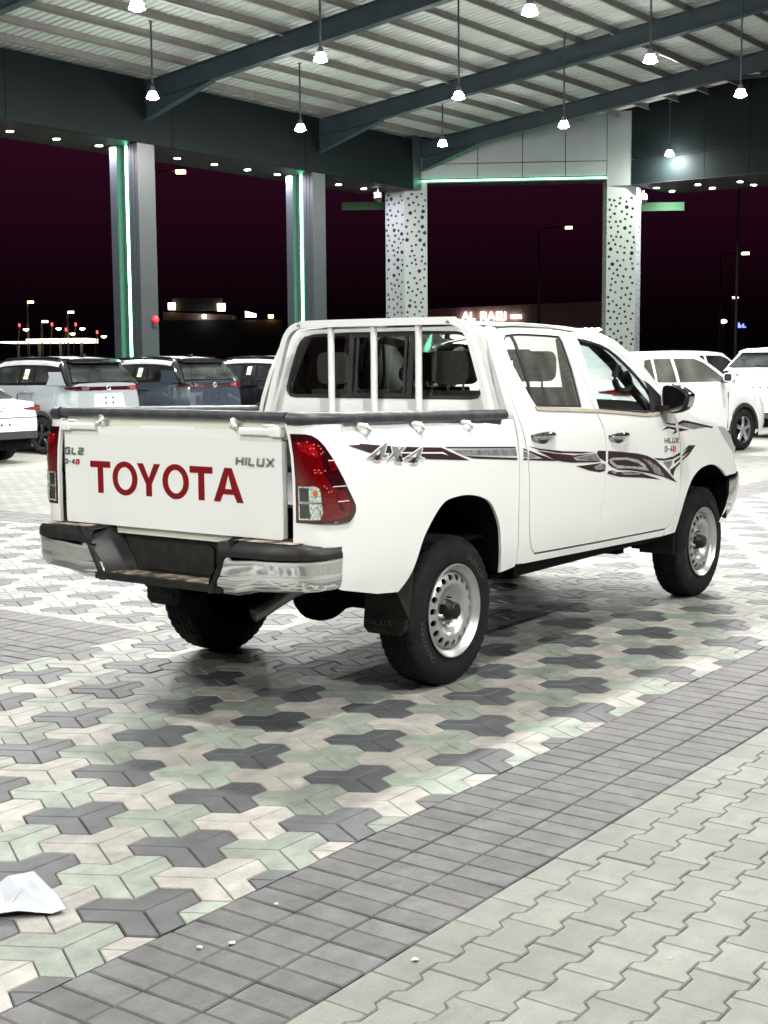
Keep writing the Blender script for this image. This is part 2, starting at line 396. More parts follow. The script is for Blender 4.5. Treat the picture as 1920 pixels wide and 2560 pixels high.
def text_tris(body, size=1.0):
    """Triangulated outline of a line of text as (verts2d, faces), left-aligned."""
    cu = bpy.data.curves.new('t', 'FONT'); cu.body = body; cu.size = size; cu.fill_mode = 'FRONT'
    o = bpy.data.objects.new('t', cu); C.objects.link(o)
    me = o.to_mesh(); v = [(p.co.x, p.co.y) for p in me.vertices]; f = [tuple(q.vertices) for q in me.polygons]
    o.to_mesh_clear(); bpy.data.objects.remove(o); bpy.data.curves.remove(cu)
    return v, f

# ------------------------------------------------------------------ ground and paving
def project(p):
    d = Vector(p) - CAM; z = d.dot(FWD)
    return (960+F_PX*d.dot(RGT)/z, 1280-F_PX*d.dot(UPV)/z, z) if z > 0.1 else (-9e9, -9e9, z)
def in_frame(p, m=40):
    u, v, z = project(p); return z > 0.1 and -m < u < 1920+m and -m < v < 2560+m

g = MB(); R_ = 900.0
g.add([(-R_, -R_, -0.034), (R_, -R_, -0.034), (R_, R_, -0.034), (-R_, R_, -0.034)], [(0, 1, 2, 3)])
tag(g.build('ground', 'ground'), kind='structure')
PX0, PX1, PY0, PY1 = -4.6, 16.2, -5.6, 12.0
m = paver_mat('yard', (0.235, 0.235, 0.214), stain=0.16)
yd = MB()
for a in ((-26, -26, PX0, 26), (PX1, -26, 42, 26), (PX0, -26, PX1, PY0), (PX0, PY1, PX1, 26)):
    yd.add([(a[0], a[1], -0.006), (a[2], a[1], -0.006), (a[2], a[3], -0.006), (a[0], a[3], -0.006)], [(0, 1, 2, 3)])
tag(yd.build('yard', 'yard'), kind='structure')
# road beyond the yard
rd = MB(); rd.add([(-300, 34, -0.03), (500, 34, -0.03), (500, 300, -0.03), (-300, 300, -0.03)], [(0, 1, 2, 3)])
rd.add([(46, -300, -0.03), (500, -300, -0.03), (500, 34, -0.03), (46, 34, -0.03)], [(0, 1, 2, 3)])
tag(rd.build('road', 'asphalt'), kind='structure')

def slab(poly, gap, bev, depth=0.03, bdrop=0.004):
    """One paver block: chamfered top at z = 0."""
    o = inset(poly, gap); t = inset(poly, gap+bev); n = len(poly)
    V = [(x, y, 0) for x, y in t] + [(x, y, -bdrop) for x, y in o] + [(x, y, -depth) for x, y in o]
    Fs = [tuple(range(n))]
    for i in range(n):
        j = (i+1) % n
        Fs += [(n+i, n+j, j, i), (2*n+i, 2*n+j, n+j, n+i)]
    return V, Fs
S_ = 0.3085; H_ = S_/3
def rot2(p, a): return (p[0]*math.cos(a)-p[1]*math.sin(a), p[0]*math.sin(a)+p[1]*math.cos(a))
q3 = math.sqrt(3)/2
chev = [(0, 0), (2*H_, 0), (1.5*H_, q3*H_), (0.5*H_, q3*H_), (0, 2*q3*H_), (-H_, 2*q3*H_)]
def tri_block(bev):
    V, Fs = [], []
    for k in range(3):
        v, f = slab([rot2(p, 2*PI*k/3) for p in chev], 0.0014, bev)
        Fs += [tuple(len(V)+i for i in q) for q in f]; V += v
    return V, Fs
L2, E1, E2 = 0.101, 0.0832, 0.0603
bone = [(-L2, -E1), (-0.058, -E1), (-0.038, -E2), (0.038, -E2), (0.058, -E1), (L2, -E1), (L2, E1), (0.058, E1), (0.038, E2), (-0.038, E2), (-0.058, E1), (-L2, E1)]
bone_half = [(-L2, -E1), (-0.058, -E1), (-0.038, -E2), (0.038, -E2), (0.058, -E1), (L2, -E1), (L2, 0.058), (-L2, 0.058)]
brick_x = [(-0.051, -0.1022), (0.051, -0.1022), (0.051, 0.1022), (-0.051, 0.1022)]
brick_y = [(-0.1022, -0.051), (0.1022, -0.051), (0.1022, 0.051), (-0.1022, 0.051)]
KIND = {}
for nm, geo in (('tri_dark', tri_block(0.0042)), ('tri_green', tri_block(0.0026)), ('tri_cream', tri_block(0.0026)), ('brick_x', slab(brick_x, 0.0018, 0.0048)), ('brick_y', slab(brick_y, 0.0018, 0.0048)),
                ('bone', slab(bone, 0.0012, 0.0042)), ('half', slab(bone_half, 0.0012, 0.0042))):
    KIND[nm] = geo
MATOF = {'tri_dark': 'p_dark', 'tri_green': 'p_green', 'tri_cream': 'p_cream', 'brick_x': 'p_brick', 'brick_y': 'p_brick', 'bone': 'p_pale', 'half': 'p_pale'}
SHARED = {}
def clip_geo(geo, planes, cx_, cy_):
    """Cut a block with half-planes (co, no) in world x,y; keeps the side the normal points away from."""
    bm = bmesh.new(); vs_ = [bm.verts.new(p) for p in geo[0]]
    for f in geo[1]: bm.faces.new([vs_[i] for i in f])
    for co, no in planes:
        bmesh.ops.bisect_plane(bm, geom=bm.verts[:]+bm.edges[:]+bm.faces[:], dist=1e-5, plane_co=(co[0]-cx_, co[1]-cy_, 0), plane_no=(no[0], no[1], 0), clear_outer=True)
        be = [e_ for e_ in bm.edges if e_.is_boundary and all(abs((v.co.x+cx_-co[0])*no[0]+(v.co.y+cy_-co[1])*no[1]) < 1e-4 for v in e_.verts)]
        if be:
            r = bmesh.ops.extrude_edge_only(bm, edges=be)
            for v in r['geom']:
                if isinstance(v, bmesh.types.BMVert): v.co.z = -0.03
    bm.verts.index_update()
    out_ = ([tuple(v.co) for v in bm.verts], [tuple(v.index for v in f.verts) for f in bm.faces]); bm.free()
    return out_
pieces = {'trefoil': [], 'brick': [], 'bone': []}     # (kind, x, y, planes)
BY, BX0, BX1, BYT = -1.782, 0.10, 3.41, 1.385
# three-armed blocks
for j in range(-2, 60):
    for i in range(-50, 90):
        x = -2.428 + S_*i + S_/2*j; y = -1.346 + S_*q3*j
        if not (PX0-0.1 < x < PX1 and BY-0.25 < y < 11.9): continue
        r = 0.215; pl = []
        if y < BY+r: pl.append(((0, BY), (0, -1)))
        incross = BX0-r < x < BX1+r
        if y > BYT+r and not incross: continue
        if y > BYT-r:
            if BX0 < x < BX1:
                if x-r < BX0 and y > BYT: pl.append(((BX0, 0), (-1, 0)))
                elif x-r < BX0 and y > BYT-0.10: pl.append(((BX0, 0), (-1, 0)))
                if x+r > BX1 and y > BYT-0.10: pl.append(((BX1, 0), (1, 0)))
            else:
                if y < BYT: pl.append(((0, BYT), (0, 1)))
                elif x <= BX0: pl += [((BX0, 0), (-1, 0))] if y > BYT+0.1 else [((0, BYT), (0, 1))]
                else: pl += [((BX1, 0), (1, 0))] if y > BYT+0.1 else [((0, BYT), (0, 1))]
        c = (i+2*j) % 3
        pieces['trefoil'].append((('tri_dark', 'tri_cream', 'tri_green')[c], x, y, pl))
# brick bands (stack bond), main one along x, then the two corner pieces
n = 0
for i in range(-26, 182):
    x = -2.03 + 0.051 + 0.102*i
    if PX0 < x < PX1:
        for k in range(3): pieces['brick'].append(('brick_x', x, BY-0.1022-0.2044*k, []))
for i in range(0, 48):
    x = BX0-0.613-0.051-0.102*i
    if x > PX0:
        for k in range(3): pieces['brick'].append(('brick_x', x, BYT+0.1022+0.2044*k, []))
for i in range(0, 104):
    y = BYT+0.051+0.102*i
    if y < PY1:
        for k in range(3): pieces['brick'].append(('brick_y', BX0-0.1022-0.2044*k, y, []))
for i in range(0, 124):
    x = BX1+0.613+0.051+0.102*i
    if x < PX1:
        for k in range(3): pieces['brick'].append(('brick_x', x, BYT+0.1022+0.2044*k, []))
for i in range(0, 104):
    y = BYT+0.051+0.102*i
    if y < PY1:
        for k in range(3): pieces['brick'].append(('brick_y', BX1+0.1022+0.2044*k, y, []))
# interlocking bone-shaped blocks: the near right block, the far block with the parked cars, the left one
RB = -2.397
def bones(x0, x1, y0, y1, xp):
    yy = y1 - 0.0585; row = 0
    while yy > y0:
        k = int((x0-xp)/0.202)-1
        while True:
            x = xp + 0.202*k + (0.101 if row % 2 == 0 else 0.0); k += 1
            if x > x1+0.05: break
            if x < x0-0.05: continue
            pl = []
            if x-L2 < x0: pl.append(((x0, 0), (-1, 0)))
            if x+L2 > x1: pl.append(((x1, 0), (1, 0)))
            pieces['bone'].append(('half' if row == 0 else 'bone', x, yy, pl))
        yy -= 0.1435
        row += 1
bones(PX0, PX1, PY0, RB, -2.221)
bones(BX1+0.613, PX1, BYT+0.613, PY1, 0.0)
bones(PX0, BX0-0.613, BYT+0.613, 6.0, 0.05)

pave = {'trefoil': tag(empty('patterned_paving'), kind='structure'), 'brick': tag(empty('brick_band'), kind='structure'), 'bone': tag(empty('pale_paving'), kind='structure')}
PNAME = {'trefoil': 'trefoil_paver', 'brick': 'paving_brick', 'bone': 'bone_paver'}
for fam, lst in pieces.items():
    near = sorted((project((x, y, 0))[2], k) for k, (kd, x, y, pl) in enumerate(lst) if in_frame((x, y, 0), 60))
    if fam == 'trefoil':      # skip those hidden below the pickup's middle
        near = [q for q in near if not (-0.2 < lst[q[1]][1] < 2.6 and -0.45 < lst[q[1]][2] < 0.9)]
    single = {k for _, k in near[:300]}
    bulk = {}
    for k, (kd, x, y, pl) in enumerate(lst):
        geo = KIND[kd]
        if pl: geo = clip_geo(geo, pl, x, y)
        if not geo[1]: continue
        dz = random.uniform(-0.0016, 0.0012)
        if k in single:
            if pl or kd not in SHARED:
                me = bpy.data.meshes.new(PNAME[fam]); me.from_pydata(geo[0], [], geo[1]); me.update(); me.materials.append(M[MATOF[kd]])
                if not pl: SHARED[kd] = me
            else: me = SHARED[kd]
            o = link(PNAME[fam], me, pave[fam]); o.location = (x, y, dz)
            o.rotation_euler = (random.gauss(0, 0.004), random.gauss(0, 0.004), random.gauss(0, 0.003))
        else:
            b = bulk.setdefault(MATOF[kd], ([], [], []))
            n0 = len(b[0]); rv = random.random()
            b[0].extend((p[0]+x, p[1]+y, p[2]+dz) for p in geo[0]); b[1].extend(tuple(n0+i for i in f) for f in geo[1]); b[2].extend([rv]*len(geo[0]))
    for mn, (V, Fs, rv) in bulk.items():
        me = bpy.data.meshes.new(PNAME[fam]+'_field'); me.from_pydata(V, [], Fs); me.update(); me.materials.append(M[mn])
        at_ = me.attributes.new('rnd', 'FLOAT', 'POINT'); at_.data.foreach_set('value', rv)
        tag(link(PNAME[fam]+'_field', me, pave[fam]), kind='stuff')

# ------------------------------------------------------------------ canopy: frames, purlins, roof sheets
YF = 19.5                                  # inner face of the long fascia
RIDGE_Y, SLOPE = -3.0, 0.1195
def roof_z(y): return 8.30 + SLOPE*(19.0-y) if y >= RIDGE_Y else 8.30 + SLOPE*(19.0-RIDGE_Y) - SLOPE*(RIDGE_Y-y)
FR_X = [29.58, 24.6, 18.05, 11.5, 4.95, -1.6, -8.15, -14.7]
YEND = -25.0
canopy = empty('canopy', label='open steel canopy roof with dark frames, purlins and pale corrugated sheets', cat='canopy')
for fx in FR_X:
    b = MB(); t_ = 0.012; hw = 0.10
    for y0, y1 in ((YF-0.02, RIDGE_Y), (RIDGE_Y, YEND)):
        z0, z1 = roof_z(y0)-0.075, roof_z(y1)-0.075; dp = 0.46
        def bar(x0, x1, a0, a1, h):
            b.hexa([(x0, y0, a0), (x1, y0, a0), (x1, y1, a1), (x0, y1, a1), (x0, y0, a0+h), (x1, y0, a0+h), (x1, y1, a1+h), (x0, y1, a1+h)])
        bar(fx-hw, fx+hw, z0-0.02, z1-0.02, 0.02); bar(fx-hw, fx+hw, z0-dp, z1-dp, 0.02); bar(fx-t_/2, fx+t_/2, z0-dp+0.02, z1-dp+0.02, dp-0.04)
    # haunch at the fascia end
    ya, yb_ = YF-0.02, 17.36; za = roof_z(ya)-0.535; zb_ = roof_z(yb_)-0.535
    b.hexa([(fx-t_/2, ya, 7.33), (fx+t_/2, ya, 7.33), (fx+t_/2, yb_, zb_-0.005), (fx-t_/2, yb_, zb_-0.005), (fx-t_/2, ya, za), (fx+t_/2, ya, za), (fx+t_/2, yb_, zb_), (fx-t_/2, yb_, zb_)])
    b.hexa([(fx-hw, ya, 7.29), (fx+hw, ya, 7.29), (fx+hw, yb_, zb_-0.03), (fx-hw, yb_, zb_-0.03), (fx-hw, ya, 7.31), (fx+hw, ya, 7.31), (fx+hw, yb_, zb_-0.01), (fx-hw, yb_, zb_-0.01)])
    b.build('frame_beam', 'steel_beam', canopy)
pur = MB(); pur.box((-0.03, -0.002, -0.2), (0.03, 0.0, 0.0))
py_ = 19.0
XR0, XR1 = -18.0, 32.6
pm = MB()   # Z-section purlin, lying along x
pm.box((XR0, -0.002, -0.17), (XR1, 0.002, 0.0)); pm.box((XR0, -0.055, -0.172), (XR1, -0.002, -0.166)); pm.box((XR0, 0.002, -0.006), (XR1, 0.055, 0.0))
pme = pm.mesh('purlin'); pme.materials.append(M['purlin'])
PUR = []
while py_ > YEND:
    o = link('purlin', pme, canopy); o.location = (0, py_, roof_z(py_)+0.10); PUR.append(py_); py_ -= 0.928
# trapezoidal roof sheets, ribs down the slope
rs = MB(); x = XR0; pr_ = []
while x < XR1:
    pr_ += [(x, 0.0), (x+0.13, 0.0), (x+0.15, 0.035), (x+0.185, 0.035)]; x += 0.205
for y0, y1 in ((20.6, 10.0), (10.0, RIDGE_Y), (RIDGE_Y, YEND)):
    rs.grid([[(a, y0, roof_z(y0)+0.112+h) for a, h in pr_], [(a, y1, roof_z(y1)+0.112+h) for a, h in pr_]])
rs.build('roof_sheet', 'roof_sheet', canopy)
# tie brace and conduit runs
MB().tube([(29.58, 9.9, roof_z(9.9)-0.5), (32.3, 6.2, roof_z(6.2)-0.62)], 0.05, 8).build('tie_brace', 'steel_beam', canopy)
for py_i, x0, x1 in ((4, -17, 30), (9, -17, 30), (14, -17, 30)):
    y = PUR[py_i]-0.03; z = roof_z(y)-0.09; pts = []
    n_ = 48
    for k in range(n_+1): pts.append((lerp(x0, x1, k/n_), y-0.02*math.sin(k*1.7), z-0.02*abs(math.sin(k*0.9))))
    MB().tube(pts, 0.022, 6).build('conduit', 'lamp_reflector', canopy)

# ---- long fascia (dark panels) along Y = 19.5
fas = empty('fascia_wall', (0, 0, 0), label='long dark grey panelled fascia under the low edge of the canopy, left side', cat='fascia')
FB, FT = 6.75, 8.23
edges = [29.12, 24.0, 18.9, 13.9, 8.8, 3.7, -1.4, -6.5, -11.6, -16.8]
for a, b_ in zip(edges[1:], edges[:-1]):
    MB().box((a+0.008, YF, FB), (b_-0.008, YF+0.05, FT)).build('fascia_panel', 'fascia', fas)
MB().box((-16.8, YF+0.055, FB+0.01), (29.12, YF+0.35, FT)).build('backing', 'recess_dark', fas)
MB().box((-16.8, YF+0.06, FB-0.004), (29.12, YF+1.9, FB+0.004)).build('soffit', 'soffit', fas)
MB().box((-16.8, YF+1.9, FB), (29.12, YF+1.96, FT)).build('outer_panel', 'fascia', fas)
MB().box((29.125, YF-0.03, FB), (29.54, YF+0.3, FT+0.1)).build('corner_trim', 'pillar_panel', fas)

# ---- pillars with a green light channel on the side towards the camera
def led_pillar(x0, label, group, alarm=False):
    x1 = x0+0.56; y0, y1 = YF+0.003, YF+0.95
    t = empty('light_pillar', (x0+0.28, YF+0.5, 0), label=label, cat='pillar', group=group)
    def L(p): return (p[0]-x0-0.28, p[1]-YF-0.5, p[2])
    zt = FB-0.006
    MB().box(L((x0, y0, 0)), L((x1, y0+0.33, zt))).build('shaft', 'pillar_panel', t)
    MB().box(L((x0, y1-0.24, 0)), L((x1, y1, zt))).build('shaft', 'pillar_panel', t)
    MB().box(L((x0+0.16, y0+0.333, 0)), L((x1, y1-0.243, zt))).build('channel', 'pillar_panel', t)
    MB().rbox(L((x0+0.10, y0+0.485, 0.1)), L((x0+0.155, y0+0.535, zt-0.02)), 0.02).build('light_strip', 'led_green', t)
    MB().box(L((x0+0.02, y1-0.252, 0)), L((x0+0.05, y1-0.242, zt))).build('fin', 'pillar_panel', t)
    for yy in (y0+0.10, y0+0.215):
        MB().box(L((x0-0.004, yy, 0.3)), L((x0, yy+0.012, zt))).build('seam', 'recess_dark', t)
    return t
led_pillar(17.72, 'grey pillar with glowing green light channel and a red alarm bell, left one', 'light pillars')
led_pillar(24.29, 'grey pillar with glowing green light channel behind the cab, nearer the perforated column', 'light pillars')
for xx in (11.2, 4.6, -2.0, -8.6, -15.2): led_pillar(xx, 'grey pillar with green light channel outside the picture', 'pillars outside the picture')
al = empty('alarm_bell', (18.14, YF, 2.62), label='round red alarm bell on the left light pillar', cat='alarm')
MB().lathe([(0.0, -0.10), (0.05, -0.098), (0.085, -0.07), (0.10, -0.03), (0.10, 0.0)], 1, 20).build('dome', 'alarm_red', al, 50)
MB().box((-0.07, -0.05, -0.17), (0.07, 0.0, -0.09)).build('base', 'pillar_panel', al)

# ---- cut corner between the two perforated columns
DR = Vector((3.35, -5.65, 0)).normalized(); NR = Vector((DR.y, -DR.x, 0))   # NR points towards the yard
if NR.x > 0: NR = -NR
P0 = Vector((29.30, 19.94, 0))
def cham(s, d, z): q = P0+DR*s+NR*d; return (q.x, q.y, z)
def slabp(mb, s0, s1, d0, d1, z0, z1, z0b=None, z1b=None):
    z0b = z0 if z0b is None else z0b; z1b = z1 if z1b is None else z1b
    return mb.hexa([cham(s0, d0, z0), cham(s1, d0, z0b), cham(s1, d1, z0b), cham(s0, d1, z0), cham(s0, d0, z1), cham(s1, d0, z1b), cham(s1, d1, z1b), cham(s0, d1, z1)])
gate = empty('corner_fascia', label='pale panelled fascia with green light line across the cut corner', cat='fascia')
js = [0.2, 2.24, 3.59, 4.88, 6.12]
for a, b_ in zip(js[:-1], js[1:]):
    g_ = 0.012
    zl = 7.52
    za, zb_ = min(8.95, 7.62+0.24*a), min(8.95, 7.62+0.24*b_)
    slabp(MB(), a+g_, b_-g_, -0.06, 0.0, 7.09, zl-g_).build('panel', 'pale_panel', gate)
    slabp(MB(), a+g_, b_-g_, -0.06, 0.0, zl+g_, max(zl+0.1, za), None, zb_).build('panel', 'pale_panel', gate)
slabp(MB(), 0.2, 6.12, -0.30, -0.065, 7.02, 8.4).build('backing', 'recess_dark', gate)
slabp(MB(), 0.2, 6.12, -0.9, -0.02, 6.96, 7.01).build('soffit', 'soffit', gate)
slabp(MB(), 0.55, 6.10, 0.0, 0.035, 7.005, 7.035).build('light_strip', 'led_green', gate)
slabp(MB(), -2.1, 0.15, -1.6, -1.5, 6.36, 6.60).build('green_glow_fin', 'green_glow_fin', gate)
slabp(MB(), 7.3, 8.7, -2.3, -2.2, 6.24, 6.5).build('green_glow_fin', 'green_glow_fin', gate)

def perforated_column(name, plan, ztop, label, seed):
    """Box column wrapped in a holed sheet; plan: corner points, faces between neighbours."""
    rnd = random.Random(seed)
    cx_ = sum(p[0] for p in plan)/len(plan); cy_ = sum(p[1] for p in plan)/len(plan)
    t = empty('perforated_column', (cx_, cy_, 0), label=label, cat='column')
    core = [(lerp(p[0], cx_, 0.10)-cx_, lerp(p[1], cy_, 0.10)-cy_) for p in plan]
    MB().prism(core, 2, 0, ztop-0.05).build('core', 'recess_dark', t)
    for i in range(len(plan)):
        a = Vector(plan[i]); b_ = Vector(plan[(i+1) % len(plan)]); w = (b_-a).length; d = (b_-a)/w
        nn = Vector((d.y, -d.x))
        if nn.dot(Vector((cx_, cy_))-a) > 0: nn = -nn
        holes = []; pts = []
        area = w*ztop
        for k in range(int(area*150)):
            r = rnd.choice((0.036, 0.038, 0.040, 0.042, 0.042, 0.060)); q = (rnd.uniform(r+0.012, w-r-0.012), rnd.uniform(0.1, ztop-0.35))
            if w < 2*r+0.04: continue
            if all((q[0]-o_[0])**2+(q[1]-o_[1])**2 > (r+o_[2]+0.055)**2 for o_ in pts): pts.append((q[0], q[1], r))
            if len(pts) > area*25: break
        loops = [[(0, 0), (w, 0), (w, ztop), (0, ztop)]] + [[(x_+r*math.cos(2*PI*k/9+0.2), z_+r*math.sin(2*PI*k/9+0.2)) for k in range(9)] for x_, z_, r in pts]
        bm = fill2d(loops)
        for v in bm.verts:
            s = v.co.x; z = v.co.z; p = a+d*s-Vector((cx_, cy_)); v.co = (p.x, p.y, z)
        flange(bm, lambda c: (-nn.x*0.02, -nn.y*0.02, 0))
        finish(bm, 'holed_sheet', 'perforated', t, None)
    return t
A3 = P0; B3 = P0+DR*0.70
perforated_column('p', [(29.30, 20.67), (29.30, 19.94), (B3.x, B3.y), (B3.x+0.65, B3.y+0.45), (30.1, 20.67)], 7.0, 'pale perforated column lit mauve and green, left end of the cut corner', 3)
C4 = P0+DR*6.13; D4 = P0+DR*7.0
perforated_column('p', [(C4.x, C4.y), (D4.x, D4.y), (D4.x+0.62, D4.y+0.13), (D4.x+0.75, D4.y+0.8), (C4.x+0.62, C4.y+0.45)], 6.76, 'pale perforated column rising behind the pickup windscreen, right end of the cut corner', 5)
pc = empty('column_casing', (32.55, 14.45, 0), label='plain pale casing above the right perforated column', cat='casing')
MB().prism([(C4.x-32.555, C4.y-14.45), (32.70-32.55, 13.95-14.45), (33.1-32.55, 14.3-14.45), (33.0-32.55, 15.1-14.45)], 2, 6.77, 8.95).build('casing', 'pale_panel', pc)

eg = empty('end_fascia', label='canopy end fascia with green light line behind the photographer, outside the picture', cat='fascia')
def eq_(s, d, z): p = Vector((-24, 16.6, 0))+Vector((12, -9.0, 0))*s+Vector((-.6, -.8, 0))*d; return (p.x, p.y, z)
MB().hexa([eq_(0, 0, 6.9), eq_(1, 0, 6.9), eq_(1, .3, 6.9), eq_(0, .3, 6.9), eq_(0, 0, 8.2), eq_(1, 0, 8.2), eq_(1, .3, 8.2), eq_(0, .3, 8.2)]).build('panel', 'fascia', eg)
MB().hexa([eq_(0, -.12, 6.80), eq_(1, -.12, 5.6), eq_(1, -.02, 5.6), eq_(0, -.02, 6.80), eq_(0, -.12, 6.92), eq_(1, -.12, 5.72), eq_(1, -.02, 5.72), eq_(0, -.02, 6.92)]).build('light_strip', 'led_green', eg)
# ---- right fascia, square to the long one
XRF = 32.66
rf = empty('fascia_wall', (0, 0, 0), label='dark green grey panelled fascia on the right with a lamp pool on it', cat='fascia')
ys = [14.0, 13.03, 11.68, 10.33, 8.97, 7.6, 6.2, 4.8, 3.4, 2.0]
for a, b_ in zip(ys[1:], ys[:-1]):
    for z0, z1, z2 in ((6.79, 7.50, 7.50), (7.515, roof_z(a)+0.1, roof_z(b_)+0.1)):
        MB().hexa([(XRF, a+0.006, z0), (XRF+0.05, a+0.006, z0), (XRF+0.05, b_-0.006, z0), (XRF, b_-0.006, z0), (XRF, a+0.006, z1), (XRF+0.05, a+0.006, z1), (XRF+0.05, b_-0.006, z2), (XRF, b_-0.006, z2)]).build('fascia_panel', 'fascia', rf)
MB().box((XRF+0.055, 2.0, 6.80), (XRF+0.4, 13.98, 9.3)).build('backing', 'recess_dark', rf)
MB().box((XRF+0.0, 2.0, 6.776), (XRF+2.9, 14.0, 6.786)).build('soffit', 'soffit', rf)
MB().box((XRF+2.9, 2.0, 6.78), (XRF+2.96, 14.0, 8.5)).build('outer_panel', 'fascia', rf)

# ---- pendant lamps
def pendant_parts(t, rod):
    MB().tube([(0, 0, 0.22), (0, 0, rod)], 0.02, 8).build('rod', 'steel_beam', t)
    MB().lathe([(0.0, 0.24), (0.04, 0.24), (0.055, 0.21), (0.065, 0.13), (0.075, 0.10), (0.0, 0.10)], 2, 20).build('housing', 'lamp_housing', t, 40)
    MB().lathe([(0.07, 0.13), (0.10, 0.07), (0.115, 0.025), (0.13, 0.0)], 2, 12).build('reflector', 'lamp_bell', t, 60)
    MB().lathe([(0.0, -0.036), (0.065, -0.026), (0.10, 0.004)], 2, 10).build('lens', 'lamp_lens', t, 60)
    MB().cyl((0, 0), 0.05, 2, rod-0.02, rod, 10).build('bracket', 'lamp_housing', t)
def pendant(x, y, z, label, group):
    t = empty('pendant_lamp', (x, y, z), label=label, cat='lamp', group=group)
    pendant_parts(t, roof_z(y)-0.08-z); return t
GP = 'pendant lamps under the canopy'
for x, y, z, lb in (
    (15.07, 16.29, 7.0, 'pendant lamp hanging in front of the dark fascia by the leftmost beam haunch'),
    (19.98, 16.39, 7.0, 'pendant lamp hanging against the fascia just above the second light pillar'),
    (25.20, 15.83, 7.22, 'small pendant lamp in front of the dark corner by the pale panelled fascia'),
    (9.81, 11.30, 7.0, 'pendant lamp at the top left of the picture, close under the roof sheets'),
    (14.40, 11.35, 7.0, 'pendant lamp on a long rod crossing the leftmost beam'),
    (18.98, 11.33, 7.0, 'pendant lamp on a long rod just under the middle beam'),
    (23.46, 11.29, 7.0, 'pendant lamp in front of the pale corner panels'),
    (13.78, 6.66, 7.0, 'pendant lamp at the top edge of the picture right of centre'),
    (18.20, 6.66, 7.0, 'pendant lamp between the two right hand beams on a long rod'),
    (22.39, 6.58, 7.0, 'rightmost pendant lamp in front of the right dark fascia'),
    (32.24, 12.58, 7.47, 'lamp close to the right dark fascia throwing a bright pool on it')):
    pendant(x, y, z, lb, GP)
for y, xs_ in ((16.3, (10.3, 5.5)), (11.3, (5.3,)), (6.66, (9.3, -11.8)), (2.0, (-11.8, -7.5, 2.0, 6.6, 11.2, 15.8)), (-2.9, (13.8, -1.2, -11.8)), (-8.5, (-4.5, 0.0, 4.5))):  # unseen lamps added to brighten the pickup and the ground
    for x in xs_: pendant(x, y, 7.0, 'unseen pendant canopy lamp added to light the pickup and yard', 'added unseen pendant lamps')

# ---- recessed downlights in the soffits
def downlight(x, y, z, label):
    t = empty('downlight', (x, y, z), label=label, cat='downlight', group='recessed soffit downlights')
    MB().lathe([(0.075, 0.0), (0.105, -0.003), (0.11, -0.012), (0.085, -0.018), (0.075, -0.012)], 2, 18, close=True).build('trim_ring', 'lamp_reflector', t)
    MB().lathe([(0.0, -0.022), (0.076, -0.011)], 2, 8).build('lens', 'down_lens', t)
for k, (x, lb) in enumerate(((14.84, 'soffit downlight at the left edge of the picture'), (16.17, 'soffit downlight second from the left edge'), (17.47, 'soffit downlight just left of the left light pillar'),
        (20.10, 'soffit downlight just right of the left light pillar'), (21.48, 'soffit downlight second right of the left light pillar'), (22.78, 'soffit downlight second left of the second light pillar'), (24.02, 'soffit downlight just left of the second light pillar'),
        (26.79, 'soffit downlight just right of the second light pillar'), (28.02, 'soffit downlight nearest the left perforated column'))):
    downlight(x, 20.53, FB-0.004, lb)
for x, y, lb in ((33.75, 13.67, 'inner soffit downlight nearest the right perforated column'), (34.83, 13.64, 'outer soffit downlight nearest the right perforated column'), (33.83, 12.37, 'inner soffit downlight of the middle pair on the right'), (34.91, 12.36, 'outer soffit downlight of the middle pair on the right'), (34.0, 11.12, 'inner soffit downlight of the rightmost pair'), (34.96, 11.07, 'outer soffit downlight of the rightmost pair')):
    downlight(x, y, 6.776, lb)
# ---- dome cameras
def dome_cam(x, y, z, label):
    t = empty('security_camera', (x, y, z), label=label, cat='camera', group='dome cameras')
    MB().cyl((0, 0), 0.11, 2, -0.16, 0.0, 18).build('housing', 'cctv_white', t)
    MB().lathe([(0.11, -0.162), (0.105, -0.22), (0.07, -0.275), (0.0, -0.295)], 2, 18).build('dome', 'black_paint', t, 60)
    MB().cyl((0, 0), 0.03, 2, 0.0, 0.12, 10).build('mount', 'cctv_white', t)
dome_cam(28.3, 20.2, 6.62, 'dome security camera left of the left perforated column')
dome_cam(33.85, 14.15, 6.62, 'dome security camera right of the right perforated column')

# ------------------------------------------------------------------ the pickup (x forward, rear axle over the origin)
PZ = [.40, .50, .56, .65, .80, .95, 1.10, 1.20, 1.27, 1.32, 1.40, 1.55, 1.70, 1.76, 1.80, 1.83]
PYW = [.855, .875, .887, .900, .907, .91, .908, .899, .884, .868, .842, .788, .722, .68, .62, .56]
def prof(z): return interp(z, PZ, PYW)
XC, XA, XB, XN = -.885, .24, .215, 3.3
def ybase(X):
    if X >= XC: y = .91
    else:
        t = min(1.0, (XC-X)/XA); y = .695 + XB*max(0.0, 1-t**XN)**(1/XN)
    if X > 3.35: y -= .30*min(1.3, (X-3.35)/.70)**2.4
    return y
def sidey(X, z): return ybase(X)*prof(z)/.91
ZS = [.45, .50, .56, .65, .80, .95, 1.03, 1.10, 1.15, 1.20, 1.235, 1.27, 1.30, 1.32, 1.36, 1.40, 1.47, 1.55, 1.62, 1.70, 1.74, 1.77]
XS = [-1.122, -1.117, -1.108, -1.097, -1.08, -1.06, -1.04, -1.01, -.98, -.95, -.92, -.885]
truck = empty('pickup_truck', label='white double cab pickup with red tailgate lettering and maroon side stripes', cat='pickup')

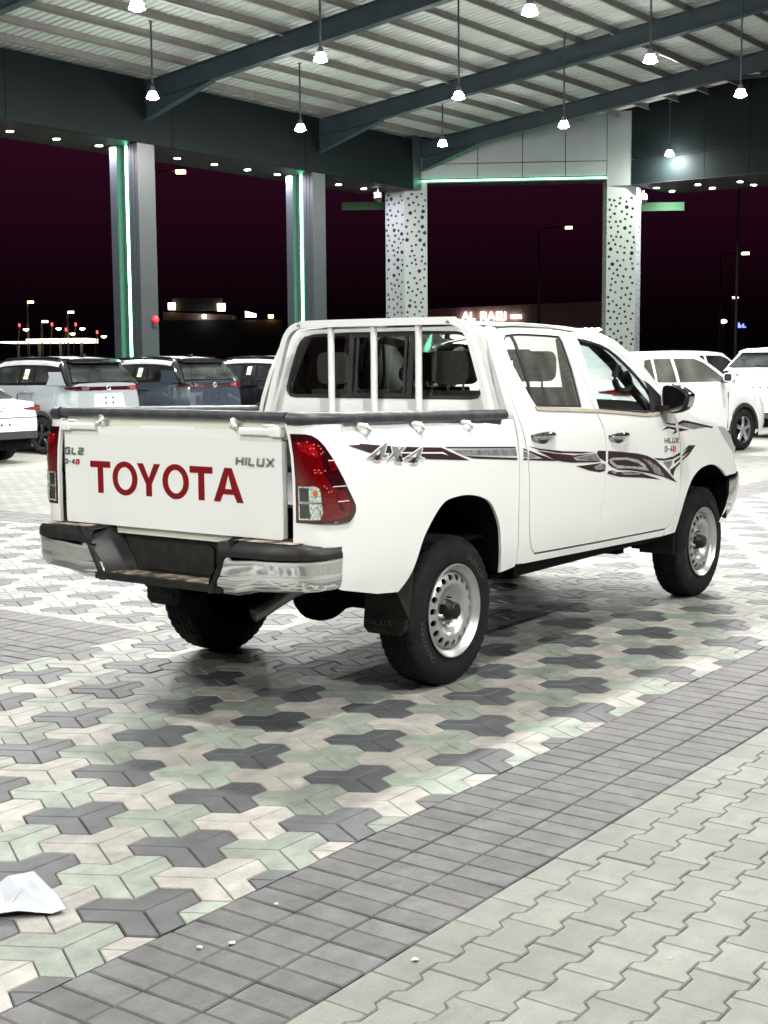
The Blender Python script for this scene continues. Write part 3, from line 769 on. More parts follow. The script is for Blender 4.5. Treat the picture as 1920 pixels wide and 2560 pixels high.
def side_panel(name, m, loops, sg, off=0.0, zs=ZS, xs=(), fl=0.03, parent=None, smooth=40, offf=None):
    bm = fill2d(loops); slice_bm(bm, zs, xs)
    for v in bm.verts:
        x, z = v.co.x, v.co.z; o = off + (offf(x, z) if offf else 0.0)
        v.co = (x, sg*(sidey(x, z)+o), z)
    if fl:
        def push(c):
            if c.x < XC: 
                k = min(1, (XC-c.x)/XA); return (fl*k, -sg*fl*(1-0.6*k), 0)
            return (0, -sg*fl, 0)
        flange(bm, push)
    return finish(bm, name, m, parent or truck, smooth)

def bed_top(X): return 1.338-.025*(X+1.0)
arch_r = smooth_poly([(.362, .520), (.352, .585), (.338, .655), (.321, .748), (.278, .831), (.224, .892), (.150, .927), (.047, .948), (-.053, .954), (-.171, .944), (-.238, .913), (-.305, .856), (-.370, .784), (-.426, .681), (-.481, .605), (-.553, .550)], 3)
bed_poly = [(-1.1245, bed_top(-1.1245)), (.492, bed_top(.492)), (.500, 1.03), (.497, .80), (.512, .545), (.50, .533)] + arch_r + [(-.72, .566), (-.985, .620), (-1.06, .655), (-1.1245, .70)]
def sst(t): t = max(0.0, min(1.0, t)); return t*t*(3-2*t)
def bed_off(x, z):
    line = bed_top(x)-.052
    return -.024*sst((z-line)/.016)*sst((x+.935+(bed_top(x)-z)*0.9)/.05)*sst((.43-x)/.03)
line_poly = lambda x: bed_top(x)-.052
rear_line = [(.702, .579), (.660, .610), (.632, .66), (.617, .74), (.611, .90), (.606, 1.0), (.596, 1.10), (.572, 1.216), (.551, 1.315), (.537, 1.391), (.541, 1.502), (.557, 1.609), (.590, 1.700), (.630, 1.752), (.676, 1.770)]
top_line = [(.739, 1.778), (.893, 1.783), (1.10, 1.783), (1.250, 1.781), (1.445, 1.768)]
b_line = [(1.425, 1.70), (1.405, 1.51), (1.408, 1.36), (1.432, 1.30), (1.478, 1.21), (1.493, 1.122), (1.489, 1.006), (1.467, .862), (1.449, .766), (1.445, .687), (1.41, .558)]
top_front = [(1.627, 1.746), (1.789, 1.711), (1.950, 1.653), (2.091, 1.558), (2.244, 1.450), (2.355, 1.371), (2.42, 1.30)]
f_line = [(2.487, 1.208), (2.519, 1.10), (2.539, .937), (2.536, .775), (2.507, .637), (2.45, .560), (2.37, .536)]
rdoor = rear_line + top_line + b_line
fdoor = b_line[::-1] + [(1.445, 1.768)] + top_front + f_line
rwin = [(.655, 1.68), (.672, 1.715), (.72, 1.738), (.862, 1.747), (1.143, 1.743), (1.315, 1.737), (1.322, 1.706), (1.310, 1.551), (1.285, 1.335), (.772, 1.356), (.740, 1.402), (.687, 1.506), (.653, 1.595)]
fwin = [(1.503, 1.727), (1.60, 1.719), (1.682, 1.707), (1.77, 1.690), (1.854, 1.664), (1.93, 1.626), (2.001, 1.580), (2.143, 1.473), (2.207, 1.405), (2.27, 1.31), (2.25, 1.285), (2.072, 1.272), (1.475, 1.316), (1.477, 1.524)]
cabside = [(.520, .545), (.507, .80), (.509, 1.03), (.512, 1.20), (.513, 1.31), (.509, 1.40), (.518, 1.55), (.540, 1.68), (.570, 1.75), (.62, 1.785), (.680, 1.777)] + [(x-.005, z-.001) for x, z in rear_line[::-1][1:-1]] + [(.702, .573), (1.41, .552), (2.37, .530), (2.36, .492), (.60, .538)]
arch_f = smooth_poly([(3.30, .806), (3.25, .835), (3.186, .866), (3.10, .893), (3.011, .903), (2.92, .898), (2.843, .884), (2.77, .855), (2.709, .816), (2.655, .752), (2.608, .682), (2.57, .60), (2.54, .497)], 2)
fender = [(2.376, .492)] + [(2.382, .535)] + [(x+.005, z) for x, z in f_line[::-1][1:]] + [(2.425, 1.30), (2.50, 1.303), (2.60, 1.288), (2.679, 1.267), (2.751, 1.236), (2.836, 1.211), (2.92, 1.196), (3.086, 1.174), (3.137, 1.152), (3.191, 1.102), (3.25, 1.06), (3.311, 1.018), (3.36, .985), (3.43, .945), (3.475, .88), (3.49, .812)] + arch_f
FX = [2.6, 2.8, 3.0, 3.2, 3.35, 3.45]
for sg in (-1, 1):
    side_panel('bed_side', 'white_paint', [bed_poly], sg, xs=XS+[-.9, .40, .43], zs=ZS+[1.285, 1.292, 1.308, 1.315, 1.33], fl=.014, offf=bed_off)
    side_panel('cab_side', 'white_paint', [cabside], sg, fl=.03)
    for nm, pl, wn, hx, hz in (('rear_door', rdoor, rwin, .767, 1.197), ('front_door', fdoor, fwin, 1.652, 1.153)):
        d = side_panel(nm, 'white_paint', [inset(pl, .0045), wn], sg, fl=.03)
        # handle: chrome grip over a shallow dark cup
        cup = [(hx+.062*math.cos(a)-.0, hz-.006+.030*math.sin(a)) for a in [2*PI*k/14 for k in range(14)]]
        side_panel('handle_cup', 'dull_metal', [cup], sg, off=.0025, zs=(), fl=.002, parent=d)
        rows = []
        for k in range(15):
            t = k/14; x = hx-.128+.256*t; bow = math.sin(PI*t)**.6; w_ = .008+.012*bow; rr = []
            for j in range(8):
                a = 2*PI*j/8; z = hz+.008+w_*math.sin(a); rr.append((x, sg*(sidey(x, z)+.004+.030*bow+.010*math.cos(a)), z))
            rr.append(rr[0]); rows.append(rr)
        MB().grid(rows).build('handle', 'chrome', d, 60)
        # glass, seal and the dusty belt moulding
        gm = 'glass_dusty' if nm == 'rear_door' else 'glass_side'
        side_panel('window', gm, [inset(wn, -.004)], sg, off=-.014, fl=0, parent=d, zs=[1.4, 1.47, 1.55, 1.62, 1.7])
        side_panel('window_seal', 'weatherstrip', [inset(wn, -.003), inset(wn, .013)], sg, off=-.009, fl=.006, parent=d, zs=[1.4, 1.47, 1.55, 1.62, 1.7])
        if nm == 'rear_door':
            side_panel('quarter_bar', 'weatherstrip', [[(.775, 1.745), (.803, 1.745), (.775, 1.36), (.753, 1.39)]], sg, off=-.007, fl=.006, parent=d, zs=[1.47, 1.55, 1.62, 1.7])
            bl = [(.757, 1.338), (1.44, 1.303), (1.437, 1.322), (.750, 1.358)]
        else:
            bl = [(1.445, 1.303), (1.70, 1.286), (2.08, 1.255), (2.30, 1.262), (2.31, 1.280), (2.08, 1.273), (1.442, 1.322)]
            side_panel('mirror_sail', 'black_plastic', [[(2.15, 1.275), (2.30, 1.282), (2.345, 1.372), (2.24, 1.447), (2.165, 1.475), (2.195, 1.41)]], sg, off=.001, fl=.006, parent=d, zs=[1.32, 1.4])
        side_panel('belt_moulding', 'belt_trim', [bl], sg, off=.008, fl=.012, parent=d, zs=[1.27, 1.3, 1.32])
    side_panel('front_fender', 'white_paint', [fender], sg, xs=FX, fl=.014)
    head = [(3.14, 1.150), (3.20, 1.148), (3.268, 1.137), (3.370, 1.08), (3.423, 1.021), (3.47, .99), (3.45, .945), (3.418, .952), (3.311, 1.020), (3.193, 1.104)]
    side_panel('headlamp', 'lens_head', [head], sg, off=-.004, xs=[3.25, 3.35, 3.4], fl=.05)
    # roof side and windscreen pillar
    Lc = [(.62, 1.787), (.739, 1.783), (.893, 1.788), (1.25, 1.786), (1.447, 1.773), (1.629, 1.751), (1.791, 1.716), (1.953, 1.658), (2.094, 1.563), (2.247, 1.455), (2.42, 1.31)]
    Uc = [(.56, .60, 1.782), (.66, .62, 1.802), (.93, .63, 1.808), (1.25, .63, 1.801), (1.45, .632, 1.795), (1.64, .637, 1.786), (1.80, .648, 1.773), (1.976, .67, 1.737), (2.12, .70, 1.678), (2.27, .752, 1.575), (2.47, .815, 1.385)]
    Ls = smooth_poly([(x, z) for x, z in Lc], 3); Us = smooth_poly(Uc, 3); rows = []
    for (x, z), (ux, uy, uz) in zip(Ls, Us):
        y0 = sidey(x, z); r = []
        for k in range(5):
            t = k/4; bul = .012*math.sin(PI*t); r.append((lerp(x, ux, t), sg*(lerp(y0, uy, t)+bul), lerp(z, uz, t)+bul*.6))
        rows.append(r)
    MB().grid([[(a, b*1.0, c) for a, b, c in r] for r in rows]).build('roof_side', 'white_paint', truck, 60)
# roof, windscreen, back panel
rows = []
for ux, uy, uz in smooth_poly(Uc[:7], 3):
    rows.append([(ux+.05*(1-(k/6)**2)*(1 if ux > 1.6 else 0)-.02*(1-(k/6)**2)*(1 if ux < .7 else 0), uy*k/6, uz+.022*(1-(k/6)**2)) for k in range(-6, 7)])
MB().grid(rows).build('roof', 'white_paint', truck, 50)
rows = []
for ux, uy, uz in smooth_poly(Uc[6:], 3):
    rows.append([(ux+(.05+.34*(1.773-uz)/.39)*(1-(k/8)**2), uy*k/8, uz+.022*(1-(k/8)**2)) for k in range(-8, 9)])
MB().grid(rows).build('windscreen', 'glass_side', truck, 60)
half = [(.83, .80), (.868, 1.20), (.862, 1.30), (.845, 1.36), (.80, 1.52), (.735, 1.68), (.69, 1.745), (.62, 1.785)]
gh = [(.640, 1.410), (.662, 1.435), (.665, 1.465), (.645, 1.54), (.600, 1.685), (.578, 1.722), (.545, 1.746), (.49, 1.759), (.25, 1.765)]
def mirror_loop(h): return h + [(-y, z) for y, z in h[::-1]]
def bx_(z): return .520+.10*max(0, z-1.36)
gb = [(.60, 1.401)]; gl_ = gb + gh
bm = fill2d([mirror_loop(half), mirror_loop(gl_)]); slice_bm(bm, ZS)
for v in bm.verts: y, z = v.co.x, v.co.z; v.co = (bx_(z)+.02*(abs(y)/.8)**6, y, z)
flange(bm, lambda c: (.03, 0, 0)); finish(bm, 'cab_back', 'white_paint', truck, 40)
bm = fill2d([mirror_loop(inset(mirror_loop(gl_), -.003)[:len(gl_)])]); slice_bm(bm, [1.5, 1.6, 1.7])
for v in bm.verts: y, z = v.co.x, v.co.z; v.co = (bx_(z)+.006, y, z)
rgl = finish(bm, 'rear_window', 'glass_rear', truck, 40)
bm = fill2d([mirror_loop(inset(mirror_loop(gl_), -.004)[:len(gl_)]), mirror_loop(inset(mirror_loop(gl_), .016)[:len(gl_)])]); slice_bm(bm, [1.5, 1.6, 1.7])
for v in bm.verts: y, z = v.co.x, v.co.z; v.co = (bx_(z)+.002, y, z)
finish(bm, 'window_seal', 'weatherstrip', rgl, 40)
fr = MB()
for y in (-.205, .205): fr.hexa([(bx_(1.40)-.004, y-.016, 1.405), (bx_(1.40)+.012, y-.016, 1.405), (bx_(1.40)+.012, y+.016, 1.405), (bx_(1.40)-.004, y+.016, 1.405), (bx_(1.757)-.004, y-.016, 1.757), (bx_(1.757)+.012, y-.016, 1.757), (bx_(1.757)+.012, y+.016, 1.757), (bx_(1.757)-.004, y+.016, 1.757)])
for z in (1.405, 1.735): fr.box((bx_(z)-.003, -.189, z), (bx_(z)+.012, .189, z+.022))
for y in (-.165, .165): fr.hexa([(bx_(1.43)+.0, y-.009, 1.428), (bx_(1.43)+.012, y-.009, 1.428), (bx_(1.43)+.012, y+.009, 1.428), (bx_(1.43)+.0, y+.009, 1.428), (bx_(1.73)+.0, y-.009, 1.734), (bx_(1.73)+.012, y-.009, 1.734), (bx_(1.73)+.012, y+.009, 1.734), (bx_(1.73)+.0, y+.009, 1.734)])
fr.build('slider_frame', 'weatherstrip', rgl)
# hood and nose
rows = []
for i in range(15):
    t = i/14; x = lerp(2.48, 3.95, t); yh = interp(x, [2.48, 3.0, 3.2, 3.5, 3.8, 3.95], [.83, .85, .84, .74, .60, .45])
    zh = interp(x, [2.48, 2.75, 2.92, 3.09, 3.26, 3.5, 3.75, 3.95], [1.30, 1.237, 1.197, 1.174, 1.150, 1.12, 1.06, .98])
    rows.append([(x+.05*(1-(k/6)**2), yh*k/6, zh+interp(x, [2.48, 3.2, 3.95], [.045, .065, .05])*(1-(k/6)**4)) for k in range(-6, 7)])
MB().grid(rows).build('hood', 'white_paint', truck, 40)
rows = []
for z, dx in ((.98, 0), (.90, .03), (.80, .05)):
    rows.append([(3.97+dx-.45*abs(k/6)**2.2, .74*k/6, z+.02*(1-abs(k/6))) for k in range(-6, 7)])
MB().grid(rows).build('grille', 'chrome', truck, 40)
rows = []
plan = [(3.40, .885), (3.52, .882), (3.62, .868), (3.72, .83), (3.80, .77), (3.90, .66), (3.98, .48), (4.02, .25), (4.03, 0)]
plan = plan + [(x, -y) for x, y in plan[:-1][::-1]]
nb = len(plan)
for z, o in ((.812, -.03), (.806, -.005), (.76, .008), (.68, .006), (.60, -.02), (.53, -.06), (.475, -.10)):
    rows.append([(x+o*max(0, 1-abs(i-nb//2)/(nb/2))+ (max(0, (.70-z))*.55 if abs(i-nb//2) > nb//2-2 else 0)*0 + o*.4, y*(1+o*.55), z) for i, (x, y) in enumerate(plan)])
fbm = MB().grid(rows).build('front_bumper', 'chrome', truck, 50)

# ---- cargo bed inside
inn = MB()
inn.box((-1.08, -.74, .975), (.42, .74, .99))
for s in (-1, 1):
    inn.box((-1.08, s*.74-.01, .975), (.44, s*.74+.01, 1.30))
    inn.hexa([(-1.04, s*.75, 1.285), (.47, s*.75, 1.262), (.47, s*.86, 1.262), (-1.04, s*.83, 1.285), (-1.04, s*.75, 1.327), (.47, s*.75, 1.297), (.47, s*.86, 1.297), (-1.04, s*.83, 1.327)])
inn.box((.42, -.85, .86), (.46, .85, 1.30))
inn.build('cargo_bed', 'rail_black', truck)
for s in (-1, 1):   # dark rail along each side, following the rounded rear corner
    path = []
    for X in (-1.112, -1.10, -1.08, -1.05, -1.01, -.96, -.90, -.80, -.60, -.40, -.20, 0, .20, .36, .455):
        path.append((X, s*(sidey(X, 1.33)-.022), bed_top(X)+.022))
    path = [(-1.118, s*.718, bed_top(-1.118)+.024)] + path
    rl = MB().tube(path, .03, 10, sq=None).build('bed_rail', 'rail_black', truck, 60)
    for hx in (-.800, -.381, .040):
        z = bed_top(hx)
        MB().tube([(hx-.012, s*(sidey(hx, 1.3)-.018), z-.005), (hx+.003, s*(sidey(hx, 1.3)+.022), z-.010), (hx+.020, s*(sidey(hx, 1.3)+.026), z-.030), (hx+.026, s*(sidey(hx, 1.3)+.004), z-.050)], .011, 8).build('rope_hook', 'white_paint', rl, 60)
    for k in range(2):
        yy = s*.38; 
# ---- tailgate
TX = -1.13
tg = MB()
tg.rbox((TX, -.688, .838), (TX+.035, .688, 1.268), .012, 0)
tg.hexa([(TX, -.66, 1.268), (TX+.03, -.66, 1.268), (TX+.03, .66, 1.268), (TX, .66, 1.268), (TX+.004, -.645, 1.306), (TX+.03, -.645, 1.306), (TX+.03, .645, 1.306), (TX+.004, .645, 1.306)])
tailgate = tg.build('tailgate', 'white_paint', truck, 30)
st_ = MB(); st_.hexa([(TX+.004, -.185, 1.306), (TX+.03, -.185, 1.306), (TX+.03, .185, 1.306), (TX+.004, .185, 1.306), (TX+.010, -.165, 1.316), (TX+.03, -.165, 1.316), (TX+.03, .165, 1.316), (TX+.010, .165, 1.316)])
st_.build('raised_edge', 'white_paint', tailgate)
MB().box((TX+.026, -.69, 1.27), (TX+.06, .69, 1.352)).build('upper_recess', 'shaded_jamb', tailgate)
MB().tube([(TX+.012, -.708, 1.371), (TX+.012, -.35, 1.372), (TX+.012, .35, 1.372), (TX+.012, .705, 1.371)], .0215, 12).build('top_rail', 'rail_black', tailgate, 60)
for s in (-1, 1):
    lt = MB().rbox((TX-.018, min(s*.46, s*.668), 1.288), (TX+.024, max(s*.46, s*.668), 1.322), .008, 1).build('latch', 'white_paint', tailgate, 30)
    MB().rbox((TX-.022, min(s*.634, s*.690), 1.284), (TX+.02, max(s*.634, s*.690), 1.326), .006, 1).build('latch_cap', 'white_paint', lt, 30)
    MB().tube([(TX-.004, s*.582, 1.324), (TX-.012, s*.60, 1.333), (TX-.012, s*.65, 1.334), (TX-.002, s*.675, 1.328)], .0045, 6).build('latch_wire', 'white_paint', lt, 60)
    MB().box((TX-.0015, min(s*.452, s*.688), 1.264), (TX+.0, max(s*.452, s*.688), 1.286)).build('latch_shade_strip', 'shaded_jamb', lt)  # shade under the latch painted as a thin strip
    MB().tube([(TX+.03, s*.42, 1.352), (TX-.004, s*.42-.0, 1.348), (TX-.012, s*.425, 1.325), (TX+.004, s*.425, 1.312)], [.016, .018, .017, .012], 8).build('rope_hook', 'white_paint', tailgate, 60)
# red lettering, each letter its own piece
def letters(parts, name, m, parent, X, th=.0022):
    """parts: list of letters, each a list of loops in (y, z)."""
    for loops in parts:
        bm = fill2d(loops)
        for v in bm.verts: y, z = v.co.x, v.co.z; v.co = (X-th, y, z)
        flange(bm, lambda c: (th, 0, 0)); finish(bm, name, m, parent, None)
ZT, ZB = 1.1405, .9885
def L_T(a, b, s0, s1, bar=.030): return [[(a, ZT), (b, ZT), (b, ZT-bar), (s1, ZT-bar), (s1, ZB), (s0, ZB), (s0, ZT-bar), (a, ZT-bar)]]
def L_O(c, w, h=.0805, st=.0335):
    zc = (ZT+ZB)/2; n_ = 32
    return [[(c-w*math.cos(2*PI*k/n_), zc+h*math.sin(2*PI*k/n_)) for k in range(n_)], [(c-(w-st)*math.cos(2*PI*k/n_), zc+(h-.0265)*math.sin(2*PI*k/n_)) for k in range(n_)]]
def L_Y(a, b, c, st=.036): return [[(a, ZT), (a-st*1.08, ZT), (c, 1.072), (b+st*1.08, ZT), (b, ZT), (c-st/2, 1.045), (c-st/2, ZB), (c+st/2, ZB), (c+st/2, 1.045)]]
def L_A(a, b, c, st=.034): return [[(c+st*.62, ZT), (c-st*.62, ZT), (b, ZB), (b+st*1.1, ZB), (b+st*1.1+.018, 1.022), (a-st*1.1-.018, 1.022), (a-st*1.1, ZB), (a, ZB)],
                                  [(c, 1.112), (a-st*1.1-.030, 1.046), (b+st*1.1+.030, 1.046)]]
letters([L_T(.510, .372, .459, .423), L_O(.275, .083), L_Y(.192, .042, .117), L_O(-.055, .083), L_T(-.145, -.284, -.197, -.233), L_A(-.290, -.466, -.378)], 'red_letter', 'red_vinyl', tailgate, TX)
# chrome badge lettering, built from slanted strokes
STROKE = {'H': [((0, 0), (0, 1)), ((.62, 0), (.62, 1)), ((0, .52), (.62, .52))], 'I': [((0, 0), (0, 1))], 'L': [((0, 1), (0, 0)), ((0, .06), (.5, .06))],
          'U': [((0, 1), (0, .06)), ((0, .06), (.58, .06)), ((.58, .06), (.58, 1))], 'X': [((0, 0), (.68, 1)), ((0, 1), (.68, 0))],
          'G': [((.62, .94), (.08, .94)), ((.03, .94), (.03, .06)), ((.08, .06), (.62, .06)), ((.6, .06), (.6, .5)), ((.62, .5), (.34, .5))],
          '2': [((0, .94), (.55, .94)), ((.57, .94), (.57, .52)), ((.57, .5), (.03, .5)), ((.02, .5), (.02, .06)), ((.0, .06), (.6, .06))],
          'D': [((.03, 0), (.03, 1)), ((.03, .95), (.42, .95)), ((.42, .95), (.58, .7)), ((.58, .7), (.58, .3)), ((.58, .3), (.42, .05)), ((.42, .05), (.03, .05))],
          '4': [((.42, 0), (.42, 1)), ((.42, 1), (0, .32)), ((0, .32), (.6, .32))], '-': [((0, .5), (.25, .5))]}
WID = {'H': .62, 'I': .0, 'L': .5, 'U': .58, 'X': .68, 'G': .62, '2': .6, 'D': .58, '4': .6, '-': .25}
def badge(text, h, width, place, m, parent, name, st=.16, slant=.12, colours=None):
    """place(u, v, d) -> point; u along the word, v up, d proud of the panel."""
    tot = sum(WID[c] for c in text)+.34*(len(text)-1); k = width/tot; x = 0
    for i, ch in enumerate(text):
        b = MB()
        for (x0, z0), (x1, z1) in STROKE[ch]:
            p0 = Vector(((x+x0)*k+slant*z0*h, z0*h)); p1 = Vector(((x+x1)*k+slant*z1*h, z1*h)); d = (p1-p0).normalized(); nn = Vector((-d.y, d.x))*st*h/2
            q = [p0-nn, p1-nn, p1+nn, p0+nn]
            b.hexa([place(p.x, p.y, 0) for p in q]+[place(p.x, p.y, .005) for p in q])
        b.build(name, (colours[i] if colours else m), parent)
        x += WID[ch]+.34
tgp = lambda y0, z0: (lambda u, v, d: (TX-d, y0-u, z0+v))
badge('HILUX', .034, .212, tgp(-.430, 1.156), 'badge_chrome', tailgate, 'badge_letter', st=.27)
badge('GL2', .031, .128, tgp(.685, 1.168), 'badge_chrome', tailgate, 'badge_letter', st=.30)
badge('D-4D', .022, .098, tgp(.687, 1.121), 'badge_chrome', tailgate, 'badge_letter', st=.28, colours=['badge_chrome', 'badge_chrome', 'badge_chrome', 'badge_red'])

# ---- tail lamps wrapping the corners
lamp_o = [(-1.1243, 1.299), (-1.111, 1.299), (-1.097, 1.293), (-1.083, 1.278), (-1.067, 1.253), (-1.053, 1.226), (-1.037, 1.194), (-1.006, 1.136), (-.968, 1.070), (-.927, 1.009), (-.912, .985), (-.913, .957), (-.931, .933), (-.957, .916), (-1.025, .915), (-1.095, .918), (-1.1243, .919)]
for sg in (-1, 1):
    tl = side_panel('tail_lamp', 'lens_dark', [lamp_o], sg, off=.010, xs=XS, fl=.02)
    side_panel('lamp_red_field', 'lens_red', [[(-1.1240, 1.265), (-1.112, 1.272), (-1.098, 1.262), (-1.086, 1.235), (-1.082, 1.20), (-1.080, 1.13), (-1.055, 1.075), (-.985, 1.05), (-.945, .985), (-.952, .950), (-1.02, .935), (-1.1240, .928)]], sg, off=.013, xs=XS, fl=.002, parent=tl)
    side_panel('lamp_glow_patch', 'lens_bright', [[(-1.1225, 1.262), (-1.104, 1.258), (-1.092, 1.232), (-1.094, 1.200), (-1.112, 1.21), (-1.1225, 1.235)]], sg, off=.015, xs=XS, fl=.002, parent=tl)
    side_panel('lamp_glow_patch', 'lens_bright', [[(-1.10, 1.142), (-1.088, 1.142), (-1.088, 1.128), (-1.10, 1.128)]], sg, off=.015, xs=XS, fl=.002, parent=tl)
    side_panel('lamp_ridge', 'lens_red', [[(-1.066, 1.19), (-1.043, 1.19), (-1.022, 1.145), (-1.052, 1.14)]], sg, off=.016, xs=XS, fl=.006, parent=tl)
    side_panel('lamp_ridge', 'lens_red', [[(-1.03, 1.03), (-.975, 1.03), (-.935, .978), (-1.0, .968)]], sg, off=.017, xs=XS, fl=.008, parent=tl)
    cl = side_panel('reverse_lens', 'lens_clear', [[(-1.1238, 1.076), (-1.106, 1.078), (-1.095, 1.066), (-1.088, .965), (-1.096, .935), (-1.1238, .933)]], sg, off=.016, xs=XS, fl=.004, parent=tl)
    side_panel('lens_divider', 'dull_metal', [[(-1.1236, 1.010), (-1.092, 1.010), (-1.092, 1.004), (-1.1236, 1.004)]], sg, off=.0185, xs=XS, fl=.003, parent=cl)
    side_panel('dark_reflector', 'car_glass', [[(-1.1236, 1.070), (-1.1165, 1.070), (-1.1165, 1.012), (-1.1236, 1.012)]], sg, off=.018, xs=XS, fl=.001, parent=cl)
    side_panel('dark_reflector', 'car_glass', [[(-1.1236, 1.002), (-1.1165, 1.002), (-1.1150, .940), (-1.1236, .940)]], sg, off=.018, xs=XS, fl=.001, parent=cl)
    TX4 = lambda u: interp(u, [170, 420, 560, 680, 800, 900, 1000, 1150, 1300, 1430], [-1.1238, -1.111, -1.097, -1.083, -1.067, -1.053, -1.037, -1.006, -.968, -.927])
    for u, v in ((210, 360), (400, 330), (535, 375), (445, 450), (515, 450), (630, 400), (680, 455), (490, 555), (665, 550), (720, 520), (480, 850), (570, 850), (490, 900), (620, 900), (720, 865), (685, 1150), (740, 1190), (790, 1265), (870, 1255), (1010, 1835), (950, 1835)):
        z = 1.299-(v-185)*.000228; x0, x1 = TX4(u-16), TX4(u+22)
        side_panel('lens_facet', 'lens_spark', [[(x0, z-.0032), (x1, z-.0032), (x1, z+.0032), (x0, z+.0032)]], sg, off=.0165, xs=(), zs=(), fl=.001, parent=tl)  # sparkle of the lens put in as small bright quads
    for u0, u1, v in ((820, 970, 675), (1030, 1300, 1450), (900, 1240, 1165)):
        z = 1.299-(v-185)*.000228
        side_panel('glint_strip', 'lens_glint', [[(TX4(u0), z-.002), (TX4(u1), z-.002), (TX4(u1), z+.002), (TX4(u0), z+.002)]], sg, off=.0185, xs=XS, zs=(), fl=.002, parent=tl)  # white highlights painted on as thin strips
    side_panel('amber_bulb', 'lens_amber', [[(-1.1065+.005*math.cos(2*PI*k/10), 1.048+.014*math.sin(2*PI*k/10)) for k in range(10)]], sg, off=.019, xs=(), zs=(), fl=.002, parent=cl)

# ---- side stripes, mirrored on both sides
DEC = {
 'decal_maroon': [[(-1.013,1.267),(-0.781,1.241),(-0.648,1.228),(-0.381,1.206),(-0.215,1.196),(-0.153,1.176),(0.023,1.120),(-0.328,1.148),(-0.529,1.167),(-0.783,1.204)],
  [(-0.183,1.197),(0.474,1.161),(0.472,1.153),(-0.152,1.188)], [(-0.019,1.144),(0.478,1.104),(0.480,1.093),(0.064,1.126)],
  [(0.543,1.151),(0.589,1.138),(0.588,1.131),(0.550,1.142)], [(0.543,1.097),(0.584,1.094),(0.584,1.086),(0.543,1.088)],
  [(0.609,1.156),(0.717,1.138),(0.967,1.110),(1.346,1.083),(1.179,1.085),(0.901,1.105),(0.703,1.133)],
  [(0.603,1.093),(0.748,1.083),(0.607,1.126),(0.609,1.134),(0.688,1.114),(0.906,1.060),(0.603,1.084)],
  [(0.691,1.129),(0.875,1.103),(1.098,1.080),(1.346,1.075),(1.084,1.069),(1.124,1.050),(1.360,1.032),(1.432,1.023),(1.262,1.030),(1.097,1.039),(0.965,1.053),(0.874,1.069)],
  [(1.113,1.020),(1.234,1.016),(1.439,1.016),(1.332,0.999),(1.360,0.981),(1.475,0.975),(1.475,0.968),(1.403,0.964),(1.289,0.981)],
  [(1.367,1.074),(1.382,1.088),(1.481,1.082),(1.481,1.019),(1.403,1.046)],
  [(1.511,1.080),(1.669,1.066),(1.901,1.042),(2.030,1.021),(2.145,0.989),(2.282,0.926),(2.482,0.823),(2.269,0.876),(2.032,0.916),(1.823,0.945),(1.638,0.962),(1.549,0.988),(1.510,1.006)],
  [(1.497,0.950),(1.519,0.965),(1.638,0.950),(1.823,0.938),(1.951,0.922),(2.245,0.858),(1.986,0.890),(1.655,0.920)],
  [(2.128,1.002),(2.280,0.987),(2.419,0.993),(2.517,1.013),(2.518,0.995),(2.401,0.976),(2.280,0.975),(2.179,0.985)],
  [(2.370,0.913),(2.430,0.927),(2.518,0.954),(2.519,0.939),(2.457,0.918),(2.432,0.894),(2.422,0.865),(2.380,0.890)],
  [(2.428,0.964),(2.518,0.985),(2.518,0.969),(2.428,0.945)],
  [(2.550,1.011),(2.651,1.050),(2.762,1.045),(2.652,0.987),(2.550,0.956),(2.550,0.968),(2.661,1.008),(2.550,0.982),(2.550,0.993),(2.633,1.030)],
  [(2.327,1.208),(2.389,1.201),(2.460,1.199),(2.463,1.185),(2.323,1.200)],
  [(2.50,1.201),(2.576,1.215),(2.652,1.207),(3.060,1.151),(3.041,1.143),(2.969,1.152),(2.595,1.197),(2.51,1.186)],
  [(2.237,1.160),(2.336,1.185),(2.466,1.171),(2.476,1.140),(2.398,1.132),(2.453,1.156),(2.354,1.173)], [(2.51,1.169),(2.661,1.149),(2.51,1.144)]],
 'decal_grey': [[(-0.126,1.180),(0.478,1.148),(0.479,1.114),(-0.024,1.148)], [(0.549,1.136),(0.588,1.123),(0.584,1.099),(0.544,1.102)], [(0.607,1.122),(0.698,1.092),(0.603,1.098)],
  [(2.255,0.968),(2.401,0.968),(2.393,0.944),(2.352,0.914),(2.316,0.935)]],
 'decal_grey+': [[(1.091,1.068),(1.193,1.066),(1.353,1.075),(1.375,1.054),(1.417,1.028),(1.360,1.034),(1.138,1.056)], [(1.332,0.998),(1.453,1.013),(1.478,1.001),(1.475,0.978),(1.360,0.983)],
  [(1.957,1.011),(2.063,0.987),(2.196,0.939),(2.286,0.879),(2.141,0.904),(2.079,0.954)], [(1.541,0.969),(1.635,0.950),(1.594,0.941),(1.548,0.953)], [(1.676,0.946),(1.951,0.919),(1.920,0.913),(1.700,0.930)],
  [(2.51,1.185),(2.584,1.196),(2.710,1.185),(2.947,1.153),(2.803,1.155),(2.737,1.150)]],
 'decal_pale+': [[(1.515,1.029),(1.564,1.037),(1.745,1.028),(1.901,1.004),(1.997,0.970),(2.056,0.927),(1.822,0.958),(1.623,0.971),(1.534,1.007)]],
 'decal_maroon++': [[(1.549,1.023),(1.745,1.014),(1.901,0.983),(1.973,0.958),(1.822,0.970),(1.623,0.991)]],
 'decal_white+': [[(-0.555,1.194),(-0.203,1.173),(-0.162,1.155),(-0.209,1.166),(-0.556,1.188)]]}
